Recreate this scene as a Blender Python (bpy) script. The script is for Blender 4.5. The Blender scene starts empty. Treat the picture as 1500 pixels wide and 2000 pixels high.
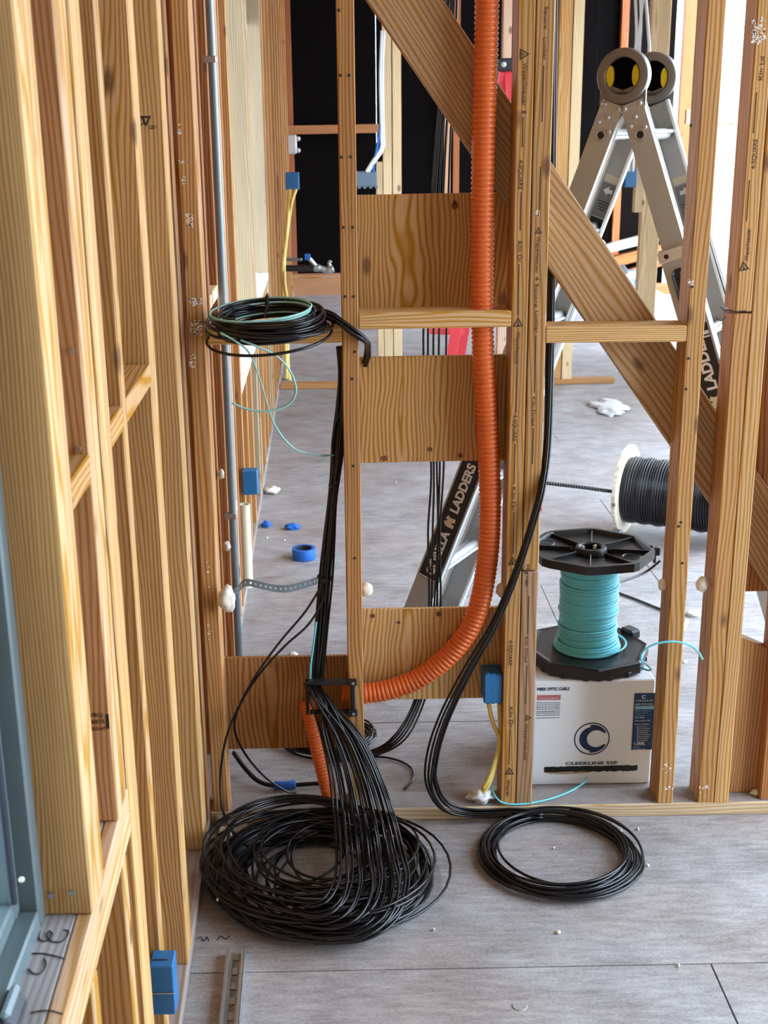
import bpy, bmesh, math, random
from mathutils import Vector, Matrix, noise as mnoise
import numpy as np

random.seed(7)
R = random.random
def U(a, b): return a + (b - a) * R()
SC = bpy.context.scene
COL = SC.collection

# ------------------------------------------------------------------ camera
F_PX, CX, CY = 2443.0, 669.0, 1000.0
PITCH = math.atan(750 / 2443.0)
ROLL = 0.0184
CAM = Vector((0, -3.02, 1.813))
FW = Vector((0, math.cos(PITCH), -math.sin(PITCH)))
_r0, _u0 = Vector((1, 0, 0)), Vector((0, math.sin(PITCH), math.cos(PITCH)))
RT = _r0 * math.cos(ROLL) - _u0 * math.sin(ROLL)
UP = _r0 * math.sin(ROLL) + _u0 * math.cos(ROLL)
cd = bpy.data.cameras.new('camera')
cam = bpy.data.objects.new('camera', cd)
COL.objects.link(cam)
cam.matrix_world = Matrix(((RT.x, UP.x, -FW.x, CAM.x), (RT.y, UP.y, -FW.y, CAM.y),
                           (RT.z, UP.z, -FW.z, CAM.z), (0, 0, 0, 1)))
cd.sensor_width = 36
cd.lens = F_PX / 2000 * 36
cd.shift_x = (750 - CX) / 2000
cd.clip_start = 0.05
cd.clip_end = 200
cd.dof.use_dof = True
cd.dof.focus_distance = 3.3
cd.dof.aperture_fstop = 9.0
SC.camera = cam

# ------------------------------------------------------------------ world, sun, exposure
w = bpy.data.worlds.new('sky')
SC.world = w
w.use_nodes = True
bg = w.node_tree.nodes['Background']
bg.inputs[0].default_value = (0.68, 0.83, 1.0, 1)
bg.inputs[1].default_value = 4.6
sl = bpy.data.lights.new('sun', 'SUN')
sl.energy = 3.5
sl.angle = 0.01
sl.color = (1.0, 0.93, 0.82)
sun = bpy.data.objects.new('sun', sl)
COL.objects.link(sun)
SUN_D = Vector((-0.05, 0.60, -0.79)).normalized()
sun.rotation_euler = SUN_D.to_track_quat('-Z', 'Y').to_euler()
vs = SC.view_settings
vs.view_transform = 'Standard'
vs.look = 'None'
vs.gamma = 1
vs.use_curve_mapping = False
vs.exposure = 1.25

# ------------------------------------------------------------------ helpers: pixel of the photo -> place in the room
def _ray(x, y): return FW * F_PX + RT * (x - CX) - UP * (y - CY)
def at(x, y, Y):                      # on the upright plane at depth Y
    d = _ray(x, y); return CAM + d * ((Y - CAM.y) / d.y)
def on(x, y, Z=0.0):                  # on the level plane at height Z
    d = _ray(x, y); return CAM + d * ((Z - CAM.z) / d.z)
def XL(Y): return -0.375 - (0.02 if Y < 0 else 0.0115) * Y      # room face of the left wall

WM = {}
def place(o, M=None, parent=None):
    M = M or Matrix.Identity(4)
    COL.objects.link(o)
    if parent is not None:
        o.parent = parent
        o.matrix_parent_inverse = WM[parent].inverted()
    o.matrix_basis = M
    WM[o] = M.copy()
    return o
def tag(o, label, cat=None, group=None, kind=None):
    o['label'] = label
    if cat: o['category'] = cat
    if group: o['group'] = group
    if kind: o['kind'] = kind
    return o
def thing(name, loc, label, cat, group=None, kind=None):
    o = bpy.data.objects.new(name, None)
    o.empty_display_size = 0.05
    place(o, Matrix.Translation(Vector(loc)))
    return tag(o, label, cat, group, kind)
def mesh_obj(name, verts, faces, mat, parent=None, M=None, smooth=False, color=None):
    me = bpy.data.meshes.new(name)
    me.from_pydata([tuple(v) for v in verts], [], [tuple(f) for f in faces])
    me.validate(); me.update()
    if smooth:
        me.polygons.foreach_set('use_smooth', [True] * len(me.polygons))
    me.materials.append(mat)
    o = bpy.data.objects.new(name, me)
    if color: o.color = (*color, 1)
    return place(o, M, parent)
def bm_obj(name, bm, mat, parent=None, M=None, smooth=False, color=None):
    me = bpy.data.meshes.new(name)
    bm.to_mesh(me); bm.free()
    if smooth:
        me.polygons.foreach_set('use_smooth', [True] * len(me.polygons))
    for m in (mat if isinstance(mat, (list, tuple)) else [mat]): me.materials.append(m)
    o = bpy.data.objects.new(name, me)
    if color: o.color = (*color, 1)
    return place(o, M, parent)
def bm_box(bm, sx, sy, sz, c=(0, 0, 0), bevel=0.0, M=None):
    r = bmesh.ops.create_cube(bm, size=1)
    vs_ = r['verts']
    for v in vs_:
        v.co = Vector((v.co.x * sx + c[0], v.co.y * sy + c[1], v.co.z * sz + c[2]))
    if bevel:
        es = list({e for v in vs_ for e in v.link_edges})
        g = bmesh.ops.bevel(bm, geom=es, offset=bevel, segments=1, affect='EDGES')
        vs_ = list({v for f in g['faces'] for v in f.verts} | {v for v in vs_ if v.is_valid})
    if M is not None: bmesh.ops.transform(bm, matrix=M, verts=vs_)
    return vs_
def frame(p, x, z):                   # matrix with given x and z directions
    z = Vector(z).normalized(); x = Vector(x); x = (x - z * x.dot(z)).normalized(); y = z.cross(x)
    return Matrix(((x.x, y.x, z.x, p[0]), (x.y, y.y, z.y, p[1]), (x.z, y.z, z.z, p[2]), (0, 0, 0, 1)))
def board(name, p0, p1, wdt, dep, mat, parent, color, ydir=(0, 1, 0), bevel=0.0025):
    p0, p1 = Vector(p0), Vector(p1)
    z = (p1 - p0); L = z.length; z.normalize()
    y = Vector(ydir); y = (y - z * y.dot(z)).normalized(); x = y.cross(z)
    M = Matrix(((x.x, y.x, z.x, 0), (x.y, y.y, z.y, 0), (x.z, y.z, z.z, 0), (0, 0, 0, 1)))
    M.translation = (p0 + p1) / 2
    color = (min(1, color[0] * 1.05), color[1] * .965, color[2] * .93)      # warm fir tone
    bm = bmesh.new(); bm_box(bm, wdt, dep, L, bevel=bevel)
    return bm_obj(name, bm, mat, parent, M, color=color)
def block(name, lo, hi, mat, parent=None, color=None, bevel=0.002):
    lo, hi = Vector(lo), Vector(hi); c = (lo + hi) / 2; s = hi - lo
    bm = bmesh.new(); bm_box(bm, abs(s.x), abs(s.y), abs(s.z), bevel=bevel)
    return bm_obj(name, bm, mat, parent, Matrix.Translation(c), color=color)
def smooth_path(pts, n=8, closed=False):
    P = [np.array(p, float) for p in pts]; out = []; m = len(P)
    rng = range(m) if closed else range(m - 1)
    for i in rng:
        if closed: a, b, c, d = P[i - 1], P[i], P[(i + 1) % m], P[(i + 2) % m]
        else:
            b, c = P[i], P[i + 1]
            a = P[i - 1] if i > 0 else 2 * b - c
            d = P[i + 2] if i + 2 < m else 2 * c - b
        for k in range(n):
            t = k / n
            out.append(0.5 * (2 * b + (c - a) * t + (2 * a - 5 * b + 4 * c - d) * t * t + (3 * b - a - 3 * c + d) * t ** 3))
    if not closed: out.append(P[-1])
    return np.array(out)
def tube_geo(path, rad, sides=6, closed=False, flat=1.0):
    path = np.asarray(path, float); n = len(path)
    rads = np.full(n, rad) if np.isscalar(rad) else np.asarray(rad)
    tan = np.roll(path, -1, 0) - np.roll(path, 1, 0) if closed else np.gradient(path, axis=0)
    tan /= np.linalg.norm(tan, axis=1)[:, None] + 1e-12
    ref = np.array([0, 0, 1.0]) if abs(tan[0][2]) < .9 else np.array([1.0, 0, 0])
    u = np.cross(tan[0], ref); u /= np.linalg.norm(u)
    V, Fc = [], []
    for i in range(n):
        u = u - tan[i] * u.dot(tan[i]); u /= np.linalg.norm(u) + 1e-12
        v = np.cross(tan[i], u)
        for k in range(sides):
            a = 2 * math.pi * k / sides
            V.append(path[i] + (u * math.cos(a) + v * math.sin(a) * flat) * rads[i])
    m = n if closed else n - 1
    for i in range(m):
        j = (i + 1) % n
        for k in range(sides):
            k2 = (k + 1) % sides
            Fc.append((i * sides + k, i * sides + k2, j * sides + k2, j * sides + k))
    if not closed:
        Fc.append(tuple(range(sides - 1, -1, -1))); Fc.append(tuple((n - 1) * sides + k for k in range(sides)))
    return V, Fc
def tube(name, pts, rad, mat, parent=None, sides=7, n=8, closed=False, raw=False, flat=1.0, color=None):
    path = np.asarray(pts) if raw else smooth_path(pts, n, closed)
    V, Fc = tube_geo(path, rad, sides, closed, flat)
    return mesh_obj(name, V, Fc, mat, parent, smooth=True, color=color)
def lathe(name, prof, mat, parent=None, M=None, seg=32, smooth=True, closed=False, color=None):
    V, Fc = [], []; n = len(prof)
    for i in range(seg):
        a = 2 * math.pi * i / seg
        for r_, z_ in prof: V.append((r_ * math.cos(a), r_ * math.sin(a), z_))
    for i in range(seg):
        j = (i + 1) % seg
        for k in range(n if closed else n - 1):
            k2 = (k + 1) % n
            Fc.append((i * n + k, j * n + k, j * n + k2, i * n + k2))
    o = mesh_obj(name, V, Fc, mat, parent, M, smooth=False, color=color)
    if smooth:
        me = o.data
        me.polygons.foreach_set('use_smooth', [True] * len(me.polygons))
        me.set_sharp_from_angle(angle=math.radians(35))
    return o
def prism(name, outline, h, mat, parent=None, M=None, color=None, z0=0.0):
    n = len(outline)
    V = [(x, y, z0) for x, y in outline] + [(x, y, z0 + h) for x, y in outline]
    Fc = [tuple(range(n - 1, -1, -1)), tuple(range(n, 2 * n))] + [(i, (i + 1) % n, n + (i + 1) % n, n + i) for i in range(n)]
    return mesh_obj(name, V, Fc, mat, parent, M, color=color)
def text(name, s, size, mat, parent, M, width=None, bold=0.0, align='LEFT'):
    c = bpy.data.curves.new(name, 'FONT'); c.body = s; c.size = size; c.offset = bold
    c.align_x = align; c.align_y = 'BOTTOM_BASELINE'; c.extrude = 0.0002
    tmp = bpy.data.objects.new('tmp', c)
    me = bpy.data.meshes.new_from_object(tmp)
    bpy.data.objects.remove(tmp)
    if width:
        xs = [v.co.x for v in me.vertices]; k = width / max(1e-6, max(xs) - min(xs))
        for v in me.vertices: v.co.x *= k
    me.materials.clear(); me.materials.append(mat); me.name = name
    o = bpy.data.objects.new(name, me)
    return place(o, M, parent)
def blob(name, c, rx, ry, rz, mat, parent=None, seed=0, rough=0.25, sub=3):
    bm = bmesh.new(); bmesh.ops.create_icosphere(bm, subdivisions=sub, radius=1)
    for v in bm.verts:
        k = 1 + rough * mnoise.noise(v.co * 1.7 + Vector((seed * 3.1, seed, 0))) + rough * .5 * mnoise.noise(v.co * 4 + Vector((seed, 0, 5)))
        v.co = Vector((v.co.x * rx * k, v.co.y * ry * k, v.co.z * rz * k))
    return bm_obj(name, bm, mat, parent, Matrix.Translation(Vector(c)), smooth=True)

# ------------------------------------------------------------------ materials
def new_mat(name):
    m = bpy.data.materials.new(name); m.use_nodes = True
    nt = m.node_tree; return m, nt, nt.nodes['Principled BSDF']
def N(nt, t, **kw):
    n = nt.nodes.new(t)
    for k, v in kw.items(): setattr(n, k, v)
    return n
def plain(name, col, rough=.5, metal=0.0, var=0.06, scale=20, bump=0.0, spec=.5, coat=0.0):
    m, nt, b = new_mat(name)
    b.inputs['Roughness'].default_value = rough; b.inputs['Metallic'].default_value = metal
    b.inputs['Specular IOR Level'].default_value = spec; b.inputs['Coat Weight'].default_value = coat
    tc = N(nt, 'ShaderNodeTexCoord'); nz = N(nt, 'ShaderNodeTexNoise')
    nz.inputs['Scale'].default_value = scale; nz.inputs['Detail'].default_value = 4
    nt.links.new(tc.outputs['Object'], nz.inputs['Vector'])
    mx = N(nt, 'ShaderNodeMix', data_type='RGBA')
    mx.inputs['A'].default_value = (*[c * (1 - var) for c in col], 1)
    mx.inputs['B'].default_value = (*[min(1, c * (1 + var)) for c in col], 1)
    nt.links.new(nz.outputs['Fac'], mx.inputs['Factor']); nt.links.new(mx.outputs['Result'], b.inputs['Base Color'])
    if bump:
        bp = N(nt, 'ShaderNodeBump'); bp.inputs['Strength'].default_value = bump; bp.inputs['Distance'].default_value = .003
        nt.links.new(nz.outputs['Fac'], bp.inputs['Height']); nt.links.new(bp.outputs['Normal'], b.inputs['Normal'])
    return m
def math_n(nt, op, a, b=None, clamp=False):
    n = N(nt, 'ShaderNodeMath', operation=op, use_clamp=clamp)
    for i, v in enumerate((a, b)):
        if v is None: continue
        if isinstance(v, (int, float)): n.inputs[i].default_value = v
        else: nt.links.new(v, n.inputs[i])
    return n.outputs[0]
def wood_mat(name, ring=34.0, zstretch=0.05, contrast=.25, knots=True, dirt=.55, rough=.62, pith=(.075, .05), dist=3.2, zscale=1.0):
    """lumber: growth rings about a pith running along the local z axis, fine fibres, knots; tinted by the object's colour"""
    m, nt, b = new_mat(name)
    L = nt.links.new
    tc = N(nt, 'ShaderNodeTexCoord'); oi = N(nt, 'ShaderNodeObjectInfo')
    rv = N(nt, 'ShaderNodeCombineXYZ')
    L(math_n(nt, 'MULTIPLY', oi.outputs['Random'], pith[0]), rv.inputs[0])
    L(math_n(nt, 'ADD', math_n(nt, 'MULTIPLY', oi.outputs['Random'], -.08), pith[1]), rv.inputs[1])
    L(math_n(nt, 'MULTIPLY', oi.outputs['Random'], 37.0), rv.inputs[2])
    ad = N(nt, 'ShaderNodeVectorMath', operation='ADD'); L(tc.outputs['Object'], ad.inputs[0]); L(rv.outputs[0], ad.inputs[1])
    def stretched(s, zs, sc, det=4):
        mp = N(nt, 'ShaderNodeVectorMath', operation='MULTIPLY'); mp.inputs[1].default_value = (s, s, zs)
        L(ad.outputs[0], mp.inputs[0])
        nz = N(nt, 'ShaderNodeTexNoise'); nz.inputs['Scale'].default_value = sc; nz.inputs['Detail'].default_value = det
        L(mp.outputs[0], nz.inputs['Vector']); return nz
    mp = N(nt, 'ShaderNodeVectorMath', operation='MULTIPLY'); mp.inputs[1].default_value = (1, 1, zstretch)
    L(ad.outputs[0], mp.inputs[0])
    # slow warp so that the rings open into cathedral arches
    wz = stretched(7, 1.1 * zscale, 1.0, 2)
    wsc = N(nt, 'ShaderNodeVectorMath', operation='SCALE'); wsc.inputs['Scale'].default_value = .075
    L(wz.outputs['Color'], wsc.inputs[0])
    ad2 = N(nt, 'ShaderNodeVectorMath', operation='ADD'); L(mp.outputs[0], ad2.inputs[0]); L(wsc.outputs[0], ad2.inputs[1])
    wv = N(nt, 'ShaderNodeTexWave', wave_type='RINGS', rings_direction='Z', wave_profile='SIN')
    wv.inputs['Scale'].default_value = ring; wv.inputs['Distortion'].default_value = dist
    wv.inputs['Detail'].default_value = 2; wv.inputs['Detail Scale'].default_value = 1.2
    L(ad2.outputs[0], wv.inputs['Vector'])
    fib = stretched(260, 5, 1.0, 3)
    big = stretched(9, 1.6, 1.0, 4)
    late = math_n(nt, 'POWER', wv.outputs['Fac'], 2.2)
    val = math_n(nt, 'SUBTRACT', 1.0, math_n(nt, 'MULTIPLY', late, contrast))
    val = math_n(nt, 'MULTIPLY', val, math_n(nt, 'ADD', .80, math_n(nt, 'MULTIPLY', fib.outputs['Fac'], .40)))
    val = math_n(nt, 'MULTIPLY', val, math_n(nt, 'ADD', 1 - dirt * .5, math_n(nt, 'MULTIPLY', big.outputs['Fac'], dirt)))
    hs = N(nt, 'ShaderNodeHueSaturation'); L(oi.outputs['Color'], hs.inputs['Color'])
    L(math_n(nt, 'ADD', .9, math_n(nt, 'MULTIPLY', late, .35)), hs.inputs['Saturation'])
    sc = N(nt, 'ShaderNodeVectorMath', operation='SCALE'); L(hs.outputs[0], sc.inputs[0]); L(val, sc.inputs['Scale'])
    col = sc.outputs[0]
    if knots:
        kp = N(nt, 'ShaderNodeVectorMath', operation='MULTIPLY'); kp.inputs[1].default_value = (9, 9, 4.2)
        L(ad.outputs[0], kp.inputs[0])
        vo = N(nt, 'ShaderNodeTexVoronoi'); vo.inputs['Scale'].default_value = 1.0; L(kp.outputs[0], vo.inputs['Vector'])
        kn = math_n(nt, 'SUBTRACT', 1.0, math_n(nt, 'MULTIPLY', vo.outputs['Distance'], 7.5), clamp=True)
        kn = math_n(nt, 'MINIMUM', math_n(nt, 'MULTIPLY', kn, 1.9), 1.0)
        mx = N(nt, 'ShaderNodeMix', data_type='RGBA'); mx.inputs['B'].default_value = (.13, .055, .025, 1)
        L(math_n(nt, 'MULTIPLY', kn, .8), mx.inputs['Factor']); L(col, mx.inputs['A']); col = mx.outputs['Result']
    L(col, b.inputs['Base Color'])
    b.inputs['Roughness'].default_value = rough; b.inputs['Specular IOR Level'].default_value = .3
    bp = N(nt, 'ShaderNodeBump'); bp.inputs['Strength'].default_value = .25; bp.inputs['Distance'].default_value = .002
    L(math_n(nt, 'ADD', fib.outputs['Fac'], math_n(nt, 'MULTIPLY', late, -.5)), bp.inputs['Height']); L(bp.outputs['Normal'], b.inputs['Normal'])
    return m
def floor_mat():
    m, nt, b = new_mat('weathered_subfloor'); L = nt.links.new
    ge = N(nt, 'ShaderNodeNewGeometry')
    def nz(sx, sy, sz, det, off=0.0):
        mp = N(nt, 'ShaderNodeVectorMath', operation='MULTIPLY_ADD'); mp.inputs[1].default_value = (sx, sy, sz); mp.inputs[2].default_value = (off, off, off)
        L(ge.outputs['Position'], mp.inputs[0])
        n = N(nt, 'ShaderNodeTexNoise'); n.inputs['Scale'].default_value = 1; n.inputs['Detail'].default_value = det; n.inputs['Roughness'].default_value = .65
        L(mp.outputs[0], n.inputs['Vector']); return n.outputs['Fac']
    grain = nz(11, 62, 11, 7); patch = nz(5, 7, 1, 6, 3.1); fine = nz(120, 170, 60, 4); warm = nz(1.9, 2.6, 1, 5, 9.0)
    rp = N(nt, 'ShaderNodeValToRGB'); e = rp.color_ramp.elements
    e[0].position = .36; e[0].color = (.17, .155, .15, 1); e[1].position = .64; e[1].color = (.50, .485, .49, 1)
    v = math_n(nt, 'ADD', math_n(nt, 'MULTIPLY', grain, .36), math_n(nt, 'ADD', math_n(nt, 'MULTIPLY', patch, .34), math_n(nt, 'MULTIPLY', fine, .30)))
    L(v, rp.inputs[0])
    mx = N(nt, 'ShaderNodeMix', data_type='RGBA', blend_type='MULTIPLY'); mx.inputs['B'].default_value = (.92, .76, .66, 1)
    L(math_n(nt, 'MULTIPLY', math_n(nt, 'SUBTRACT', warm, .42, clamp=True), 2.2, clamp=True), mx.inputs['Factor']); L(rp.outputs[0], mx.inputs['A'])
    # worn dark flecks
    vo = N(nt, 'ShaderNodeTexVoronoi'); vo.inputs['Scale'].default_value = 1
    mp = N(nt, 'ShaderNodeVectorMath', operation='MULTIPLY'); mp.inputs[1].default_value = (7, 15, 7); L(ge.outputs['Position'], mp.inputs[0]); L(mp.outputs[0], vo.inputs['Vector'])
    fl = math_n(nt, 'LESS_THAN', math_n(nt, 'ADD', vo.outputs['Distance'], math_n(nt, 'MULTIPLY', grain, .25)), .17)
    mx2 = N(nt, 'ShaderNodeMix', data_type='RGBA'); mx2.inputs['B'].default_value = (.20, .17, .15, 1)
    L(math_n(nt, 'MULTIPLY', fl, .55), mx2.inputs['Factor']); L(mx.outputs['Result'], mx2.inputs['A']); L(mx2.outputs['Result'], b.inputs['Base Color'])
    b.inputs['Roughness'].default_value = .55; b.inputs['Specular IOR Level'].default_value = .35
    bp = N(nt, 'ShaderNodeBump'); bp.inputs['Strength'].default_value = .35; bp.inputs['Distance'].default_value = .003
    L(v, bp.inputs['Height']); L(bp.outputs['Normal'], b.inputs['Normal'])
    return m
M_WOOD = wood_mat('lumber')
M_EDGE = wood_mat('vertical_grain_lumber', ring=62, contrast=.30, dist=2.6)
M_OLD = wood_mat('weathered_lumber', ring=26, contrast=.30, dirt=.95, dist=4.0)
M_PLY = wood_mat('fir_plywood', ring=30, zstretch=.10, contrast=.38, dirt=.25, pith=(.10, .02), dist=2.0, zscale=2.6)
M_FLOOR = floor_mat()
M_ORANGE = plain('orange_conduit_plastic', (.72, .135, .022), .38, var=.10, scale=9)
M_BLACK = plain('black_cable_jacket', (.006, .006, .008), .24, var=.2, spec=.5)
M_BLACKP = plain('black_plastic', (.010, .010, .011), .4, var=.2)
M_AQUA = plain('aqua_cable_jacket', (.15, .64, .76), .4)
M_AQUAP = plain('pale_aqua_cable_jacket', (.30, .62, .58), .4)
M_WHITEC = plain('white_cable_jacket', (.72, .74, .74), .45)
M_YELC = plain('yellow_cable_jacket', (.80, .62, .16), .45)
M_BLUE = plain('blue_box_plastic', (.02, .15, .36), .42, var=.08)
M_BLUET = plain('blue_painters_tape', (.012, .13, .52), .55)
M_ALU = plain('aluminium', (.50, .53, .53), .36, metal=.30, var=.06, scale=6)
M_ALUD = plain('cast_hinge_metal', (.24, .235, .22), .45, metal=.7, var=.1, scale=14, bump=.1)
M_WHITEALU = plain('bright_extruded_edge', (.85, .85, .82), .3, metal=.5)
M_STEEL = plain('galvanised_steel', (.50, .53, .55), .38, metal=.85, var=.15, scale=30)
M_STRAP = plain('perforated_steel', (.20, .23, .25), .42, metal=.7, var=.2, scale=40)
M_PIPE = plain('grey_conduit_pipe', (.26, .33, .37), .4, metal=.3, var=.12, scale=6)
M_CARTON = plain('white_carton', (.90, .95, 1.0), .6, var=.02, scale=5)
M_CARTONB = plain('brown_carton_core', (.42, .32, .22), .8)
M_NAVY = plain('navy_print', (.010, .028, .085), .55)
M_NAVY2 = plain('navy_label', (.006, .05, .17), .35)
M_INKW = plain('white_print', (.85, .87, .88), .5)
M_INKC = plain('cyan_print', (.25, .55, .72), .5)
M_INKR = plain('red_print', (.55, .16, .15), .55)
M_INK = plain('lumber_ink', (.055, .030, .018), .7, var=.3, scale=60)
M_INKB = plain('black_ink', (.02, .02, .022), .6)
M_CHALK = plain('white_chalk', (.80, .76, .70), .9)
M_FOAM = plain('cream_spray_foam', (.82, .78, .66), .75, var=.06, scale=40, bump=.4)
M_PINKFOAM = plain('pale_foam_insulation', (.86, .66, .55), .85, var=.12, scale=9, bump=.6)
M_SHEATH = plain('black_building_paper', (.004, .003, .003), .9, var=.3, scale=3, spec=.05)
M_VOID = plain('dark_bore', (.003, .003, .003), .9, spec=.05)
M_DUST = plain('settled_dust', (.30, .275, .265), .9, var=.25, scale=40, spec=.1)
M_YEL = plain('yellow_plastic', (.80, .62, .015), .45)
M_RED = plain('red_fibreglass', (.52, .035, .045), .4)
M_GREYL = plain('grey_label', (.22, .22, .21), .5)
M_TUBE = plain('pale_cardboard', (.74, .70, .52), .8, var=.05)
M_GREYBOX = plain('slate_plastic', (.12, .17, .22), .5)
M_WINFR = plain('window_frame_metal', (.20, .26, .28), .35, metal=.4, var=.1, scale=8)
M_RUBBER = plain('dark_rubber', (.03, .04, .055), .35)
M_GLASS, _nt, _b = new_mat('window_glass')
_b.inputs['Base Color'].default_value = (.80, .92, .95, 1); _b.inputs['Roughness'].default_value = .08
_b.inputs['Transmission Weight'].default_value = 1.0; _b.inputs['IOR'].default_value = 1.1
M_ROOF = plain('roof_deck', (.30, .21, .13), .8, var=.15, scale=4)
M_GROUND = plain('gravel_ground', (.42, .38, .33), .9, var=.2, scale=3)

# wood tints
T_MID = (.44, .235, .088); T_LITE = (.62, .40, .17); T_GOLD = (.52, .305, .112); T_RED = (.34, .145, .05)
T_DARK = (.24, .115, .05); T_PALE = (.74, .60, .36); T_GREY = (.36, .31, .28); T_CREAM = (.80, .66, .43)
def tint(c, v=.08): k = 1 + U(-v, v); return tuple(x * k for x in c)

# ================================================================== THE SETTING
ground = block('ground', (-40, -40, -.45), (40, 40, -.35), M_GROUND, bevel=0)
tag(ground, 'bare ground outside the building', 'ground', kind='structure')
# floor: plywood sheets with open seams, on joists
floor = thing('floor', (0, 0, 0), 'weathered grey plywood subfloor laid in sheets', 'floor', kind='structure')
block('joist_deck', (-3.2, -6.5, -.30), (3.6, 12.3, -.021), M_ROOF, floor, bevel=0)
row = 0
y0 = -.63 - 1.22 * 5
while y0 < 12.2:
    x0 = (.81 if row % 2 == 0 else 1.30) - 2.44 * 2
    while x0 < 3.6:
        a, b_ = max(x0, -3.2), min(x0 + 2.44, 3.6)
        if b_ - a > .1:
            block('plywood_sheet', (a + .0015, y0 + .0015, -.019), (b_ - .0015, min(y0 + 1.22, 12.2) - .0015, U(-.0006, .0006)), M_FLOOR, floor, bevel=.001)
        x0 += 2.44
    y0 += 1.22; row += 1

# unseen roof over the rooms, added to keep the back dark
roof = thing('ceiling', (0, 3, 3.6), 'unseen roof deck added over the framed rooms to keep them dark', 'ceiling', kind='structure')
hc = on(1217, 606, 0) - SUN_D * (3.6 / -SUN_D.z)  # added roof opening, aimed so the sun makes a bright floor spot
hx0, hx1, hy0, hy1 = hc.x - .16, hc.x + .13, hc.y - .22, hc.y + .22
for lo, hi in (((-3.4, -7, 3.6), (hx0, 12.4, 3.7)), ((hx1, -7, 3.6), (3.25, 12.4, 3.7)),
               ((hx0, -7, 3.6), (hx1, hy0, 3.7)), ((hx0, hy1, 3.6), (hx1, 12.4, 3.7))):
    block('roof_deck', lo, hi, M_ROOF, roof, bevel=0)

rear = block('shade_wall_rear', (-3.2, -5.2, 0), (3.25, -5.1, 3.58), M_ROOF, bevel=0)  # added out of view to cut light from behind the camera
tag(rear, 'unseen wall added behind the viewer to block sky light', 'wall', kind='structure')
side = block('shade_wall_side', (3.2, -5.1, 0), (3.3, -2.7, 3.58), M_ROOF, bevel=0)  # added to keep right-hand daylight off the camera-facing wood
tag(side, 'unseen wall added to the right of the viewer to block side light', 'wall', kind='structure')
side2 = block('shade_wall_side', (3.2, 4.2, 0), (3.3, 6.8, 3.58), M_ROOF, bevel=0)  # added to hold daylight back from the far room
tag(side2, 'wall added on the right of the far room to cut its daylight', 'wall', kind='structure')
# ------------------------------------------------------------------ framed cross wall in the middle of the picture
wc = thing('wall_center', (.3, .045, 0), 'open stud wall with plywood panels facing the viewer', 'wall', kind='structure')
TOP = 3.55
board('bottom_plate', (-.375, .0445, .019), (2.2, .0445, .019), .038, .089, M_WOOD, wc, (.60, .47, .29))
block('dust_film', (-.32, .004, .0378), (2.2, .0885, .0386), M_DUST, wc, bevel=0)
studs = {}
def stud(key, x0, x1, color, y0=0.0, y1=.089, z0=.038, z1=TOP, mat=M_WOOD):
    studs[key] = board('stud', ((x0 + x1) / 2, (y0 + y1) / 2, z0), ((x0 + x1) / 2, (y0 + y1) / 2, z1), x1 - x0, y1 - y0, mat, wc, color)
    return studs[key]
stud('E', -.367, -.325, T_RED if 0 else (.50, .27, .11))
stud('A', .006, .047, (.42, .22, .082))
stud('D1', .416, .4555, (.46, .26, .095))
stud('D2', .4575, .500, (.43, .25, .10), z0=.72)
stud('D2b', .4575, .500, (.36, .23, .13), z1=.716)
stud('R1', .842, .884, (.47, .265, .10))
stud('T1', .955, .995, (.50, .29, .11), z0=1.372)
stud('T1b', .953, .996, T_MID, z1=1.368)
stud('T2', .997, 1.036, (.52, .31, .125))
stud('V1', 1.125, 1.165, T_RED, y0=.01)
stud('V2', 1.29, 1.33, T_MID)
# short wide off-cut standing between the right-hand studs
zo = at(1465, 1252, .06).z
o = board('offcut', (1.086, .070, .038), (1.086, .070, zo), .088, .038, M_WOOD, wc, (.42, .22, .09))
for v in o.data.vertices:
    if v.co.z > 0: v.co.z -= v.co.x * .45
board('plank', (1.16, .142, .60), (1.16, .142, TOP), .22, .022, M_WOOD, wc, (.42, .20, .08))
# blocks
board('block', (-.325, .0445, 1.335), (.006, .0445, 1.335), .040, .089, M_WOOD, wc, T_GOLD)
board('block', (.047, .0445, 1.366), (.416, .0445, 1.366), .040, .089, M_EDGE, wc, T_LITE)
board('block', (.500, .0445, 1.325), (.842, .0445, 1.322), .040, .089, M_EDGE, wc, T_LITE)
# diagonal brace on the far side of the studs
board('diagonal_brace', (-.17, .108, 2.564), (1.52, .108, .195), .143, .038, M_OLD, wc, (.46, .30, .15))
# plywood panels
def panel(x0, x1, z0, z1, y, color):
    board('plywood_panel', ((x0 + x1) / 2, y + .006, z0), ((x0 + x1) / 2, y + .006, z1), x1 - x0, .012, M_PLY, wc, color, bevel=.001)
panel(.049, .425, at(702, 606, .129).z, at(698, 381, .129).z, .129, T_GOLD)
panel(.049, .425, at(710, 904, .091).z, at(705, 698, .091).z, .091, T_GOLD)
panel(.049, .425, at(800, 1366, .091).z, at(800, 1189, .091).z, .091, T_LITE)
panel(-.33, .030, at(520, 1462, .091).z, at(520, 1284, .091).z, .091, (.40, .20, .075))
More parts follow.
